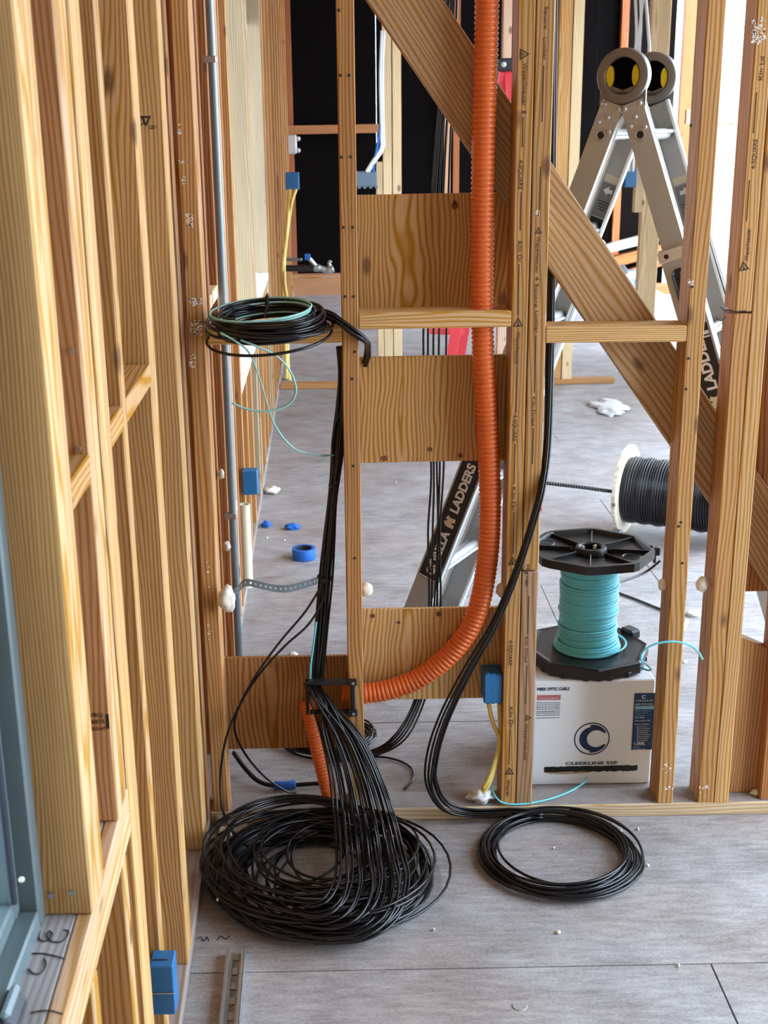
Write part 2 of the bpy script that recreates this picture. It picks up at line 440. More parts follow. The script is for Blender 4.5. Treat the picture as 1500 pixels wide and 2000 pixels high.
# nails and staples, foam plugs
def foam(px, py, Y, rx, rz, parent, seed, rough=.2):
    p = at(px, py, Y); return blob('foam_plug', p, rx, rx * .8, rz, M_FOAM, parent, seed, rough)
foam(1294, 1142, .05, .012, .017, wc, 1); foam(1372, 1141, .03, .016, .022, wc, 2)
foam(716, 1152, .06, .016, .020, wc, 3); foam(979, 1152, .05, .014, .019, wc, 4)
foam(443, 1170, -.02, .022, .034, wc, 5, .35); foam(1034, 1142, .02, .006, .010, wc, 6)
for (x, y, Y) in [(662, 20, 0), (665, 147, 0), (682, 147, 0), (667, 307, 0), (685, 306, 0), (671, 444, 0), (689, 444, 0), (674, 579, 0), (691, 579, 0), (693, 687, 0), (688, 740, 0), (690, 910, 0), (693, 1090, 0), (1350, 245, 0), (1352, 560, 0), (1345, 700, 0), (1340, 760, 0), (1330, 1020, 0), (1326, 1028, 0), (1333, 1100, 0)]:
    p = at(x, y, -.0006); lathe('nail', [(0, .0015), (.0035, .001), (.0035, -.004)], M_INKB, wc, frame(p, (1, 0, 0), (0, -1, 0)), seg=8)
# knots of the panels
for (x, y, Y, r_) in [(888, 402, .128, .008), (888, 395, .128, .005), (751, 895, .09, .007), (840, 878, .09, .006), (899, 890, .09, .006), (857, 1199, .09, .007), (728, 1203, .09, .006), (779, 1216, .09, .004), (1157, 995, .0, .0)]:
    if r_:
        p = at(x, y, Y - .0004)
        k = lathe('knot', [(0, .0006), (r_ * .45, .0006), (r_ * .5, .0009), (r_, .0009), (r_ * 1.05, 0)], M_WOOD, wc, frame(p, (1, 0, 0), (0, -1, 0)), seg=14, color=(.16, .075, .03))
# saw cut wires on the split stud
tube('bent_nail', [at(1408, 600, -.012), at(1414, 606, -.004), at(1424, 610, -.002), at(1440, 609, -.002), at(1458, 607, -.002)], .0016, M_INKB, wc, sides=5)
tube('bent_nail', [at(1399, 622, -.012), at(1408, 626, -.01), at(1416, 622, -.008), at(1418, 618, -.006)], .0016, M_INKB, wc, sides=5)
def smear(px, py, w_, h_, n, parent, Y=0.0, seed=1):
    rn = random.Random(seed); V, Fc = [], []
    for k in range(n):
        c_ = at(px + rn.uniform(-w_, w_) / 2, py + rn.uniform(-h_, h_) / 2, Y - .0007); b0 = len(V); m = 6
        rw, rh = rn.uniform(.001, .006), rn.uniform(.001, .005)
        for q in range(m):
            a = 2 * math.pi * q / m; V.append((c_.x + rw * math.cos(a) * rn.uniform(.4, 1), c_.y, c_.z + rh * math.sin(a) * rn.uniform(.4, 1)))
        Fc.append(tuple(range(b0, b0 + m)))
    mesh_obj('chalk_smear', V, Fc, M_CHALK, parent)
for k, (x, y, w_, h_, n) in enumerate(((350, 245, 4, 30, 6), (360, 316, 22, 6, 12), (357, 352, 12, 14, 6), (369, 430, 18, 24, 26), (382, 590, 22, 14, 26), (383, 640, 22, 30, 40), (377, 705, 10, 30, 14), (406, 1120, 8, 60, 6), (410, 1230, 8, 40, 5))):
    smear(x, y, w_, h_, n, studs['E'], seed=k)
smear(1482, 60, 26, 50, 60, studs['T1'], seed=30); smear(1350, 552, 10, 10, 7, studs['R1'], seed=31); smear(1052, 416, 8, 8, 6, studs['D2'], seed=32)
for k, (x, y) in enumerate(((1308, 1545), (1375, 1545), (1300, 1500))): smear(x, y, 18, 20, 8, wc, seed=40 + k)
# printing on the studs ------------------------------------------------
def mark(px, py, s, length_px, key, up=False, size=.015, Y=0.0, mat=None):
    p = at(px, py, Y - .0008); q = at(px, py + length_px, Y - .0008); L = (p - q).length
    if up: M = frame(q, (0, 0, 1), (0, -1, 0))
    else: M = frame(p, (0, 0, -1), (0, -1, 0))
    text('printed_mark', s, size, mat or M_INK, studs[key], M, width=L)
def tri(px, py, key, s=.024, rot=0.0, mat=None):
    p = at(px, py, -.0008); M = frame(p, (math.cos(rot), 0, math.sin(rot)), (0, -1, 0))
    V, Fc = [], []
    for k in (1.0, .62):
        for a in range(3):
            an = math.radians(90 + 120 * a); V.append((k * s * .62 * math.cos(an), k * s * .62 * math.sin(an), 0))
    Fc = [(a, (a + 1) % 3, 3 + (a + 1) % 3, 3 + a) for a in range(3)]
    V += [(-.12 * s, -.30 * s, 0), (.12 * s, -.30 * s, 0), (.0, .25 * s, 0)]; Fc.append((6, 7, 8))
    mesh_obj('printed_logo', V, Fc, mat or M_INK, studs[key], M)
def dash(px, py, L_px, key):
    p = at(px, py, -.0006); q = at(px, py + L_px, -.0006); M = frame(p, (0, 0, -1), (0, -1, 0)); L = (p - q).length
    mesh_obj('printed_line', [(0, -.0012, 0), (L, -.0012, 0), (L, .0012, 0), (0, .0012, 0)], [(0, 1, 2, 3)], M_INK, studs[key], M)
tri(1022, 106, 'D1', rot=-math.pi / 2); mark(1022, 122, 'Weyerhaeuser  8', 100, 'D1'); dash(1022, 228, 60, 'D1'); mark(1014, 312, '4-SQUARE', 58, 'D1'); dash(1018, 375, 75, 'D1')
mark(1012, 470, 'Kiln Dr', 42, 'D1'); dash(1014, 516, 100, 'D1'); tri(1012, 632, 'D1'); mark(1008, 648, 'Weyerhaeuser', 66, 'D1'); dash(1010, 716, 90, 'D1'); mark(1002, 810, '4-SQUARE', 52, 'D1'); dash(1006, 866, 80, 'D1')
mark(1000, 950, 'Kiln Dr', 46, 'D1'); dash(1004, 1000, 82, 'D1'); tri(1002, 1098, 'D1'); mark(998, 1110, 'Weyer', 34, 'D1'); mark(994, 1250, '4-SQUARE', 50, 'D1'); mark(995, 1380, 'Kiln Dr', 40, 'D1'); dash(996, 1424, 70, 'D1'); tri(995, 1508, 'D1'); mark(990, 1522, 'Weyer', 34, 'D1')
mark(1064, 12, 'Square', 44, 'D2', size=.012); mark(1062, 72, 'Lumber', 44, 'D2', size=.012); dash(1062, 128, 110, 'D2'); dash(1056, 325, 85, 'D2'); tri(1052, 452, 'D2', s=.017); mark(1048, 462, 'Weyerhaeuser', 72, 'D2', size=.012); mark(1046, 540, "4 Square", 60, 'D2', size=.012); mark(1046, 606, 'Lumber', 44, 'D2', size=.012); dash(1047, 655, 112, 'D2')
mark(1040, 774, 'Kiln Dried', 56, 'D2', size=.012); dash(1042, 836, 70, 'D2'); mark(1028, 1102, 'Mfg ries', 42, 'D2', size=.012); dash(1033, 1164, 74, 'D2b'); mark(1026, 1243, 'Kiln Dried', 50, 'D2b', size=.011); dash(1029, 1300, 76, 'D2b'); tri(1031, 1402, 'D2b', s=.018, rot=-math.pi / 2); mark(1026, 1412, 'Weyerhaeuser', 74, 'D2b', size=.012)
mark(1490, 112, 'Kln Ld', 46, 'T1', up=True); dash(1478, 180, 80, 'T1'); mark(1476, 272, '4-SQUARE', 58, 'T1', up=True); dash(1464, 352, 80, 'T1'); mark(1462, 446, 'Weyerhaeuser', 64, 'T1', up=True); tri(1453, 522, 'T1', rot=.2)
# ------------------------------------------------------------------ left wall
wl = thing('wall_left', (XL(0), 0, 0), 'long open stud wall running back on the left', 'wall', kind='structure')
LD = .089
def lstud(y0, y1, color, z0=.038, z1=TOP, dep=LD, mat=M_WOOD, name='stud', dx=0.0):
    x = XL((y0 + y1) / 2) - dep / 2 + dx; y = (y0 + y1) / 2
    return board(name, (x, y, z0), (x, y, z1), dep, y1 - y0, mat, wl, color)
def lrail(name, ya, yb, z0, z1, color, dep=LD, mat=M_WOOD, dx=0.0):
    z = (z0 + z1) / 2
    return board(name, (XL(ya) - dep / 2 + dx, ya, z), (XL(yb) - dep / 2 + dx, yb, z), z1 - z0, dep, mat, wl, color, ydir=(1, 0, 0))
lrail('bottom_plate', -3.2, -.001, 0, .038, T_GREY)
lrail('bottom_plate', .001, 11.9, 0, .038, T_GREY)
SILL = .812
LS = (.56, .355, .15)
lstud(-.19, -.152, LS); lstud(-.152, -.114, LS)
lstud(-.042, -.004, (.36, .20, .095))
S1 = lstud(-.65, -.612, LS, mat=M_EDGE); lstud(-.612, -.574, LS)
S2 = lstud(-1.022, -.984, (.50, .31, .13))
lstud(-1.235, -1.195, T_LITE); lstud(-1.195, -1.155, LS)
S3 = lstud(-1.34, -1.302, (.60, .38, .20), z0=SILL); lstud(-1.302, -1.262, LS, z0=SILL)
S4 = lstud(-1.575, -1.530, T_LITE, z0=SILL, mat=M_EDGE); lstud(-1.530, -1.485, LS, z0=SILL)
lrail('sill_plate', -3.2, -1.24, SILL - .038, SILL - .0005, (.40, .41, .43), dep=.066, dx=-.023)
lrail('sill_edge', -3.2, -1.24, SILL - .038, SILL, (.66, .44, .26), dep=.0225)
lrail('sill_plate', -3.2, -1.24, SILL - .078, SILL - .040, (.60, .40, .20))
for y in (-1.34, -1.62, -2.0, -2.4): lstud(y, y + .038, LS, z1=SILL - .079)
lrail('header', -3.2, -1.58, 2.25, 2.45, LS)
for a, b_ in ((-1.484, -1.341), (-1.154, -1.023), (-.983, -.651), (-.573, -.191)):
    if a != -.573: lrail('block', a, b_, 1.348, 1.388, T_GOLD)
# exterior boarding of the near wall
def lboard(ya, yb, z0, z1):
    xa, xb = XL(ya) - LD - .006, XL(yb) - LD - .006
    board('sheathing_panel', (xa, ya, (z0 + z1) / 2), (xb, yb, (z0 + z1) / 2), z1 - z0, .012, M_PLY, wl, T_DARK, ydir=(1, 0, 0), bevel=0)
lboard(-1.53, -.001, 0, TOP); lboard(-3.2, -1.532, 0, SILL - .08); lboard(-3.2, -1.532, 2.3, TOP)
# stamps on the near studs
def lmark(px, py, Yf, s, wpx, size, o, flip=False):
    p = at(px, py, Yf - .0008)
    M = frame(p, (-1, 0, 0) if flip else (1, 0, 0), (0, -1, 0))
    text('printed_mark', s, size, M_INKB, o, M, width=wpx * .00078)
lmark(177, 1400, -1.34, '/BQ', 23, .0085, S3); lmark(178, 1414, -1.34, '&BTR', 26, .0095, S3, ); lmark(180, 1427, -1.34, 'KD,HT', 26, .008, S3)
p = at(210, 1409, -1.3405); mesh_obj('printed_bar', [(-.0025, 0, -.012), (.0025, 0, -.012), (.0025, 0, .012), (-.0025, 0, .012)], [(0, 1, 2, 3)], M_INKB, S3, Matrix.Translation(p))
p = at(306, 245, -.19); text('printed_mark', 'UD', .011, M_INKB, wl, frame(p + Vector((0, -.001, 0)), (-1, 0, 0), (0, -1, 0)))
p = at(285, 236, -.191); mesh_obj('printed_logo', [(-.012, 0, .01), (.012, 0, .01), (0, 0, -.012), (-.006, 0, .006), (.006, 0, .006), (0, 0, -.005)], [(0, 1, 4, 3), (1, 2, 5, 4), (2, 0, 3, 5)], M_INKB, wl, Matrix.Translation(p))
p = at(273, 236, -.191); lathe('printed_ring', [(.008, 0), (.010, 0)], M_INKB, wl, frame(p, (1, 0, 0), (0, -1, 0)), seg=16)
# nails in the sill-bay studs
for (x, y, Yf) in [(140, 686, -1.34), (153, 877, -1.34), (100, 1748, -1.575), (141, 1743, -1.575)]:
    p = at(x, y, Yf - .001); lathe('nail', [(0, .003), (.004, .003), (.004, -.004)], M_STEEL, wl, frame(p, (1, 0, 0), (0, -1, 0)), seg=8)
# hand-written pencil marks on the sill
def scrawl(pts): tube('pencil_mark', [on(x, y, SILL + .0006) for x, y in pts], .0010, M_INKB, wl, sides=4, n=5)
scrawl([(78, 1818), (76, 1832), (84, 1838), (96, 1834), (102, 1824), (96, 1818), (92, 1828), (98, 1836), (110, 1840), (122, 1838), (132, 1828), (134, 1818), (124, 1816)])
scrawl([(62, 1862), (84, 1862), (104, 1866), (126, 1872)])
scrawl([(56, 1892), (64, 1900), (76, 1902), (86, 1894), (90, 1880), (86, 1872)])
scrawl([(60, 1978), (80, 1974), (100, 1974), (122, 1980)])
# far part of the left wall
for y, c in ((.34, T_RED), (.70, T_RED), (1.02, T_RED), (1.43, (.55, .36, .2)), (1.53, T_RED), (1.91, T_MID)):
    lstud(y, y + .038, c)
lstud(3.07, 3.12, (.36, .30, .19)); lstud(3.30, 3.345, (.40, .29, .17))
lstud(4.78, 4.83, (.36, .31, .21)); lstud(5.06, 5.10, T_GOLD)
for y in (5.5, 6.1, 6.75, 7.3, 7.9, 8.6, 9.2, 9.9, 10.6): lstud(y, y + .04, T_MID)
lrail('sill_plate', 1.95, 3.07, .79, .83, (.82, .80, .76)); lrail('sill_plate', 3.345, 4.78, .93, .97, (.80, .78, .74))
lrail('block', .74, 1.02, 1.30, 1.34, T_CREAM); lrail('block', 1.06, 1.43, .46, .50, (.82, .80, .76))
for y in (2.25, 2.62, 3.7, 4.1, 4.45): lstud(y, y + .038, T_MID, z1=.79 if y < 3.1 else .93)
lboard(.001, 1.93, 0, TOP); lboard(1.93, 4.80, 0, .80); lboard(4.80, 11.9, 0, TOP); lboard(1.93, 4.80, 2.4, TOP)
foam(432, 926, .70, .010, .016, wl, 8, .2); foam(442, 1066, .75, .012, .016, wl, 9, .4)
# window at the near left
wn = thing('window_1', (XL(-1.9) - .09, -2.1, SILL), 'grey metal framed window at the lower left edge', 'window', kind='structure')
def wbar(name, a, b_, wd, dp, m=M_WINFR): board(name, a, b_, wd, dp, m, wn, (1, 1, 1), ydir=(1, 0, 0), bevel=.003)
xw = XL(-1.6) - .088
wbar('frame_bar', (xw, -1.592, SILL + .001), (xw, -1.592, 2.25), .030, .05)
wbar('frame_bar', (xw, -3.1, SILL + .016), (xw, -1.608, SILL + .016), .030, .05)
wbar('sash_bar', (xw - .012, -1.622, SILL + .032), (xw - .012, -1.622, 2.2), .026, .026)
wbar('sash_bar', (xw - .012, -3.1, SILL + .047), (xw - .012, -1.636, SILL + .047), .026, .026)
wbar('glazing_bead', (xw + .002, -1.638, SILL + .06), (xw + .002, -1.638, 2.2), .008, .010, M_RUBBER)
block('pane', (xw - .018, -3.1, SILL + .06), (xw - .013, -1.635, 2.2), M_GLASS, wn, bevel=0)
p = at(42, 1718, -1.64); blob('foam_speck', p, .004, .004, .004, M_FOAM, wn, 3, .1, 2)
# dark back wall
wb = thing('wall_back', (1, 12, 0), 'dark far wall covered in black building paper behind bare studs', 'wall', kind='structure')
YB = 11.6
xx = -3.2
while xx < 3.75:
    block('sheathing_panel', (xx, YB, 0), (min(xx + 1.218, 3.75), YB + .012, TOP), M_SHEATH, wb, bevel=0); xx += 1.22
def bstud(px0, px1, py, Y, c, z0=.038, z1=TOP, parent=None, dep=.089):
    a, b_ = at(px0, py, Y), at(px1, py, Y)
    return board('stud', ((a.x + b_.x) / 2, Y + dep / 2, z0), ((a.x + b_.x) / 2, Y + dep / 2, z1), abs(b_.x - a.x), dep, M_WOOD, parent or wb, c)
T_BR = (.36, .13, .05)
for a, b_, c in ((560, 574, T_BR), (1203, 1217, T_BR), (1322, 1346, T_BR), (885, 897, T_BR), (868, 880, (.6, .36, .22))):
    bstud(a, b_, 300, YB - .1, c)
def brail(px0, px1, py0, py1, Y, c, dep=.09, name='rail', parent=None, mat=M_WOOD):
    a, b_ = at(px0, py0, Y), at(px1, py1, Y)
    z = (a.z + b_.z) / 2
    return board(name, (a.x, Y, z), (b_.x, Y, z), abs(a.z - b_.z), dep, mat, parent or wb, c)
brail(540, 760, 246, 259, YB - .15, (.42, .19, .08))
brail(545, 700, 536, 580, YB - .25, (.48, .26, .13)); brail(545, 700, 582, 610, YB - .25, T_MID)
brail(1130, 1420, 556, 572, YB - .1, T_BR)
# sloped rail and beam low on the far wall to the right
def bbeam(pxs, Y, wd, dep, c, mat=M_WOOD, name='sloped_beam'):
    a, b_ = at(*pxs[0], Y), at(*pxs[1], Y); board(name, a, b_, wd, dep, mat, wb, c)
bbeam(((1120, 502), (1330, 448)), YB - .3, .10, .10, (.6, .6, .6), M_STEEL)
bbeam(((1120, 530), (1330, 478)), YB - .25, .12, .09, T_RED); bbeam(((1140, 560), (1330, 500)), YB - .22, .07, .09, T_BR)
# second framed cross wall, further back
wm = thing('wall_middle', (1, 6, 0), 'second open stud wall further back across the room', 'wall', kind='structure')
board('bottom_plate', (-.44, 6.0, .019), (2.0, 6.0, .019), .038, .09, M_WOOD, wm, T_MID)
for a, b_, py, c in ((748, 765, 300, T_PALE), (767, 784, 300, T_PALE), (1086, 1110, 300, T_GOLD), (1112, 1132, 300, T_PALE), (983, 1000, 60, (.7, .5, .36))):
    bstud(a, b_, py, 5.96, c, parent=wm)
bstud(735, 747, 340, 5.96, T_PALE, z1=at(740, 316, 5.96).z, parent=wm)
bstud(1254, 1290, 400, 7.0, T_PALE, parent=wm, z0=.001); bstud(1290, 1296, 300, 7.05, T_GOLD, parent=wm, z0=.001)
brail(1200, 1262, 246, 280, 7.02, T_CREAM, parent=wm, name='block')
bstud(1240, 1254, 400, 7.0, T_PALE, parent=wm, z0=at(1245, 415, 7).z, z1=at(1245, 280, 7).z)
# pale foamed wall beyond the open right-hand side
wr = thing('wall_right', (3.5, 9, 0), 'sunlit wall filled with pale spray foam at the far right', 'wall', kind='structure')
bm = bmesh.new()
nx_, nz_ = 14, 60
grid = [[bm.verts.new((3.30 + .44 * i / nx_ , 9.0 - .05 - .06 * mnoise.noise(Vector((i * .5, k * .45, 2))) - .04 * mnoise.noise(Vector((i, k, 7))), -.3 + 3.4 * k / nz_)) for i in range(nx_ + 1)] for k in range(nz_ + 1)]
for k in range(nz_):
    for i in range(nx_): bm.faces.new((grid[k][i], grid[k][i + 1], grid[k + 1][i + 1], grid[k + 1][i]))
ext = bmesh.ops.extrude_face_region(bm, geom=bm.faces[:])
for v in [g for g in ext['geom'] if isinstance(g, bmesh.types.BMVert)]: v.co.y = 9.12
bmesh.ops.recalc_face_normals(bm, faces=bm.faces[:])
bm_obj('foam_fill', bm, M_PINKFOAM, wr, smooth=True)
brail(1340, 1445, 214, 240, 8.9, (.72, .45, .28), parent=wr, dep=.06, name='block')

# ================================================================== CONDUIT AND CABLES
def corrugated(name, pts, rad, pitch, mat, sides=18, depth=.15):
    base = smooth_path(pts, 24)
    seg = np.linalg.norm(np.diff(base, axis=0), axis=1); s = np.concatenate([[0], np.cumsum(seg)])
    m = int(s[-1] / pitch) * 6
    t = np.linspace(0, s[-1], m)
    path = np.stack([np.interp(t, s, base[:, k]) for k in range(3)], 1)
    ph = (np.arange(m) % 6)
    prof = np.array([1 - depth, 1 - depth * .25, 1, 1, 1, 1 - depth * .25])[ph]
    V, Fc = tube_geo(path, rad * prof, sides)
    return mesh_obj(name, V, Fc, mat, smooth=False), path
PX_C = [(953, -240), (951, 0), (948, 150), (944, 300), (942, 450), (942, 600), (944, 700), (950, 800), (955, 900), (957, 1000), (951, 1100), (930, 1200), (886, 1270), (822, 1322), (762, 1346), (714, 1354), (668, 1352)]
cond, _ = corrugated('corrugated_conduit', [at(x, y, .046) for x, y in PX_C], .0282, .0118, M_ORANGE)
for p_ in cond.data.polygons: p_.use_smooth = True
tag(cond, 'bright orange corrugated conduit sweeping down past the plywood panels', 'conduit')
cond2, _ = corrugated('corrugated_conduit', [at(600, 1372, .052), at(612, 1425, .052), at(628, 1495, .045), at(641, 1545, .04), at(648, 1566, .04)], .0205, .010, M_ORANGE)
for p_ in cond2.data.polygons: p_.use_smooth = True
tag(cond2, 'short orange corrugated conduit stub rising from the bottom plate behind fanned cables', 'conduit')

# black mounting bracket on the stud
br = thing('mounting_bracket', at(645, 1365, -.01), 'black plastic low-voltage mounting bracket screwed to the stud beside the cable fan', 'bracket')
bx0, bx1 = at(597, 1360, -.006).x, at(693, 1360, -.006).x
bz1, bz0 = at(650, 1328, -.006).z, at(650, 1393, -.006).z
for nm, lo, hi in (('top_bar', (bx0, -.016, bz1 - .010), (bx1, .004, bz1)), ('bottom_bar', (bx0 + .01, -.012, bz0), (bx1, .004, bz0 + .008)), ('side_bar', (bx1 - .010, -.014, bz0), (bx1, .006, bz1)), ('side_bar', (bx0, -.014, bz0), (bx0 + .008, .006, bz1))):
    block(nm, lo, hi, M_BLACKP, br, bevel=.0015)
for z_ in (bz1 - .004, bz0 + .004):
    block('ear', (bx1 - .018, -.020, z_ - .009), (bx1 + .006, -.008, z_ + .009), M_BLACKP, br, bevel=.002)
    lathe('screw', [(0, .002), (.004, .002), (.004, 0)], M_STEEL, br, frame((bx1 - .004, -.0205, z_), (1, 0, 0), (0, -1, 0)), seg=10)

def strands(parent, pts, n, spread, rad, mat, name='cable_strand', seed=1, sides=6, sub=8, wob=.3, alt=None):
    """n cables running side by side along a path; spread = bundle radius at each point"""
    rnd = random.Random(seed); P = [Vector(p) for p in pts]; out = []
    sp = spread if isinstance(spread, (list, tuple)) else [spread] * len(P)
    for i in range(n):
        a = i * 2.399 + rnd.uniform(-.3, .3); q = math.sqrt((i + .5) / n)
        pp = []
        for k, p in enumerate(P):
            d = (P[min(k + 1, len(P) - 1)] - P[max(k - 1, 0)]).normalized()
            ref = Vector((0, 1, 0)) if abs(d.y) < .9 else Vector((0, 0, 1))
            u = d.cross(ref).normalized(); v = d.cross(u)
            aa = a + rnd.uniform(-wob, wob); pp.append(p + (u * math.cos(aa) + v * math.sin(aa)) * sp[k] * q)
        m = mat if not alt or i not in alt else alt[i]
        out.append(tube(name, pp, rad, m, parent, sides, sub))
    return out

# --- big coil on the floor, with the fan of cables falling into it
CC = Vector((-.078, -.262, 0))
co = thing('cable_coil', CC, 'large tangled pile of black cable loops on the floor below the bracket', 'cable coil')
rnd = random.Random(4)
for i in range(46):
    q = i / 45
    r_ = .150 + .125 * (rnd.random() ** .7)
    if i > 40: r_ = .11 + .05 * rnd.random()
    h = .008 + .085 * rnd.random() * (1 - abs(r_ - .2) / .16 * .6)
    cx_, cy_ = CC.x + rnd.uniform(-.07, .05), CC.y + rnd.uniform(-.05, .05)
    room = .283 - r_
    cx_ = min(max(cx_, CC.x - room), CC.x + room); cy_ = min(max(cy_, CC.y - room), CC.y + room)
    ph, tilt = rnd.uniform(0, 6.28), rnd.uniform(0, .035)
    e = rnd.uniform(-.07, .07); ea = rnd.uniform(0, 3.14); pts = []
    for k in range(40):
        a = 2 * math.pi * k / 40
        rr = r_ * (1 + e * math.cos(2 * (a - ea)) + .012 * math.sin(3 * a + ph))
        pts.append((cx_ + rr * math.cos(a), cy_ + rr * math.sin(a), max(.0045, h + tilt * math.sin(a + ph))))
    tube('cable_loop', pts, .0036, M_BLACK, co, 6, 1, closed=True, raw=True)
# stray outer loop at the right
pts = [(CC.x + .02 + (.285 + .03 * math.cos(a - .2)) * math.cos(a), CC.y + (.265) * math.sin(a), .012 + .03 * (1 + math.sin(a * 2)) / 2) for a in [2 * math.pi * k / 40 for k in range(40)]]
tube('cable_loop', pts, .0034, M_BLACK, co, 6, 1, closed=True, raw=True)
fan = thing('cable_fan', at(625, 1350, -.02), 'dense fan of black cables spilling from the bracket down into the floor pile', 'cables')
nf = 24
EL = [(598, 1347, -.015), (622, 1430, -.06), (638, 1505, -.10), (648, 1590, -.15)]
ER = [(645, 1366, -.020), (700, 1432, -.07), (742, 1512, -.11), (771, 1595, -.14)]
AL = [(652, 1660, .105), (650, 1718, .085), (630, 1762, .07), (592, 1776, .06), (556, 1758, .05), (540, 1722, .045), (556, 1690, .04)]
AR = [(789, 1668, .090), (800, 1730, .06), (778, 1796, .04), (712, 1836, .025), (620, 1842, .02), (520, 1822, .02), (450, 1770, .02)]
for i in range(nf):
    t = min(1, max(0, (i / (nf - 1)) ** .8 + rnd.uniform(-.03, .03))); j = lambda v: rnd.uniform(-v, v)
    pts = [at(594 + 32 * t, 1336, .04)]
    jx = j(6); jy = j(.02); jv = j(10)
    for k in range(4):
        a_, b2 = EL[k], ER[k]; q = t if k else R() 
        pts.append(at(a_[0] + (b2[0] - a_[0]) * q + jx * (k > 0), a_[1] + (b2[1] - a_[1]) * q + j(2), a_[2] + (b2[2] - a_[2]) * t + jy))
    jz = R() * .03; m = 5 + int(R() * 3)
    for k in range(m):
        a_, b2 = AL[k], AR[k]
        pts.append(on(a_[0] + (b2[0] - a_[0]) * t + jx + j(1.5), a_[1] + (b2[1] - a_[1]) * t + jv, a_[2] + (b2[2] - a_[2]) * t + jz))
    tube('cable_strand', pts, .0037, M_BLACK, fan, 6, 7)
# looping free ends that swing out to the left
sw = thing('loose_cable_pair', at(440, 1500, -.05), 'pair of loose black cables swinging out left of the ply panel to the floor', 'cables')
tube('cable_strand', [at(641, 1090, .055), at(634, 1130, .045), at(598, 1192, .02), at(548, 1252, 0), at(500, 1318, -.015), at(464, 1385, -.02), at(442, 1440, -.03), at(431, 1510, -.05), at(434, 1575, -.08), at(450, 1617, -.10), at(478, 1650, -.13), at(530, 1668, -.14), at(600, 1672, -.14)], .0034, M_BLACK, sw, 6, 8)
tube('cable_strand', [at(646, 1085, .055), at(640, 1150, .045), at(606, 1215, .02), at(556, 1262, 0), at(508, 1315, -.012), at(472, 1370, -.015), at(458, 1410, -.01), at(462, 1440, .0), at(484, 1480, .03), at(520, 1520, .09), at(560, 1546, .13), at(580, 1550, .14)], .0034, M_BLACK, sw, 6, 8)

# --- main bundle hanging in the left bay
hb = thing('cable_bundle', at(640, 1150, .06), 'thick tied bundle of black cables hanging between the studs on the left', 'cables')
strands(hb, [at(664, 676, .085), at(670, 730, .085), at(668, 790, .080), at(661, 860, .072), at(654, 930, .065), at(648, 985, .062), at(642, 1060, .06), at(636, 1130, .055), at(628, 1220, .05), at(622, 1290, .04), at(617, 1335, .035)], 14,
        [.008, .012, .014, .016, .012, .011, .015, .018, .017, .016, .015], .0034, M_BLACK, seed=3, wob=.15)
tube('cable_strand', [at(668, 800, .07), at(655, 830, .065), at(649, 870, .06), at(651, 905, .06), at(653, 940, .06)], .0034, M_BLACK, hb, 6)
tube('aqua_strand', [at(618, 1215, .03), at(612, 1260, .028), at(607, 1300, .025), at(606, 1335, .02)], .0030, M_AQUA, hb, 6)
for (x, y, Y_, rr) in ((652, 948, .064, .0125), (634, 1128, .056, .019)):
    d = at(x - 4, y + 30, Y_) - at(x, y, Y_)
    lathe('cable_tie', [(rr, -.003), (rr + .0015, -.003), (rr + .0015, .003), (rr, .003)], M_BLACKP, hb, frame(at(x, y, Y_), (0, 1, 0), d), seg=16, closed=True)
block('tie_head', at(656, 942, .048) - Vector((.004, .004, .004)), at(656, 942, .048) + Vector((.004, .004, .005)), M_BLACKP, hb, bevel=.001)

# --- coil resting on the block at the left
K0 = at(523, 634, -.025)
c0 = thing('cable_coil', K0, 'small tied coil of black and aqua cable resting on the block between studs', 'cable coil')
RX = Matrix.Rotation(math.radians(9), 3, 'X')
rnd = random.Random(12)
def ring_pts(cx_, r_, z_, e=0.0, ph=0.0, til=0.0, m=44, squash=.86):
    out = []
    for k in range(m):
        a = 2 * math.pi * k / m
        v = Vector((cx_ + r_ * math.cos(a) * (1 + e * math.cos(a + ph)), r_ * squash * math.sin(a), z_ + til * math.sin(a + ph)))
        out.append(K0 + RX @ v)
    return out
for i in range(22):
    r_ = .112 + .040 * rnd.random()
    tube('cable_loop', ring_pts(rnd.uniform(-.005, .012), r_, rnd.uniform(-.012, .034), .04 * rnd.random(), rnd.uniform(0, 6), rnd.uniform(0, .012)), .0036, M_BLACK, c0, 6, 1, closed=True, raw=True)
tube('cable_loop', ring_pts(.0, .150, -.026, .03, 1, .012), .0036, M_BLACK, c0, 6, 1, closed=True, raw=True)
for r_, z_, xo in ((.108, .030, -.004), (.121, .038, -.014), (.112, .004, .004)):
    tube('aqua_loop', ring_pts(xo, r_, z_, .03, 2, .008), .0028, M_AQUAP, c0, 6, 1, closed=True, raw=True, flat=1.0)
p = K0 + RX @ Vector((-.005, .108, .022))
bm = bmesh.new(); bm_box(bm, .010, .05, .045, bevel=.006); bm_obj('cable_tie', bm, M_BLACKP, c0, Matrix.Translation(p))
tube('tie_tail', [p + Vector((0, -.02, .0)), p + Vector((-.002, -.05, -.012)), p + Vector((-.006, -.055, -.03))], .002, M_BLACKP, c0, 5)
tube('aqua_tail', [at(430, 650, -.13), at(462, 668, -.14), at(487, 690, -.12), at(508, 742, -.08), at(522, 790, -.05), at(540, 836, -.02), at(575, 876, .02), at(620, 889, .04), at(652, 889, .06)], .0024, M_AQUAP, c0, 6)
tube('aqua_tail', [at(470, 664, -.14), at(505, 678, -.14), at(540, 695, -.12), at(566, 724, -.10), at(578, 758, -.09), at(570, 784, -.08), at(545, 799, -.08), at(505, 803, -.08), at(476, 797, -.08), at(453, 787, -.08)], .0026, M_AQUAP, c0, 6)
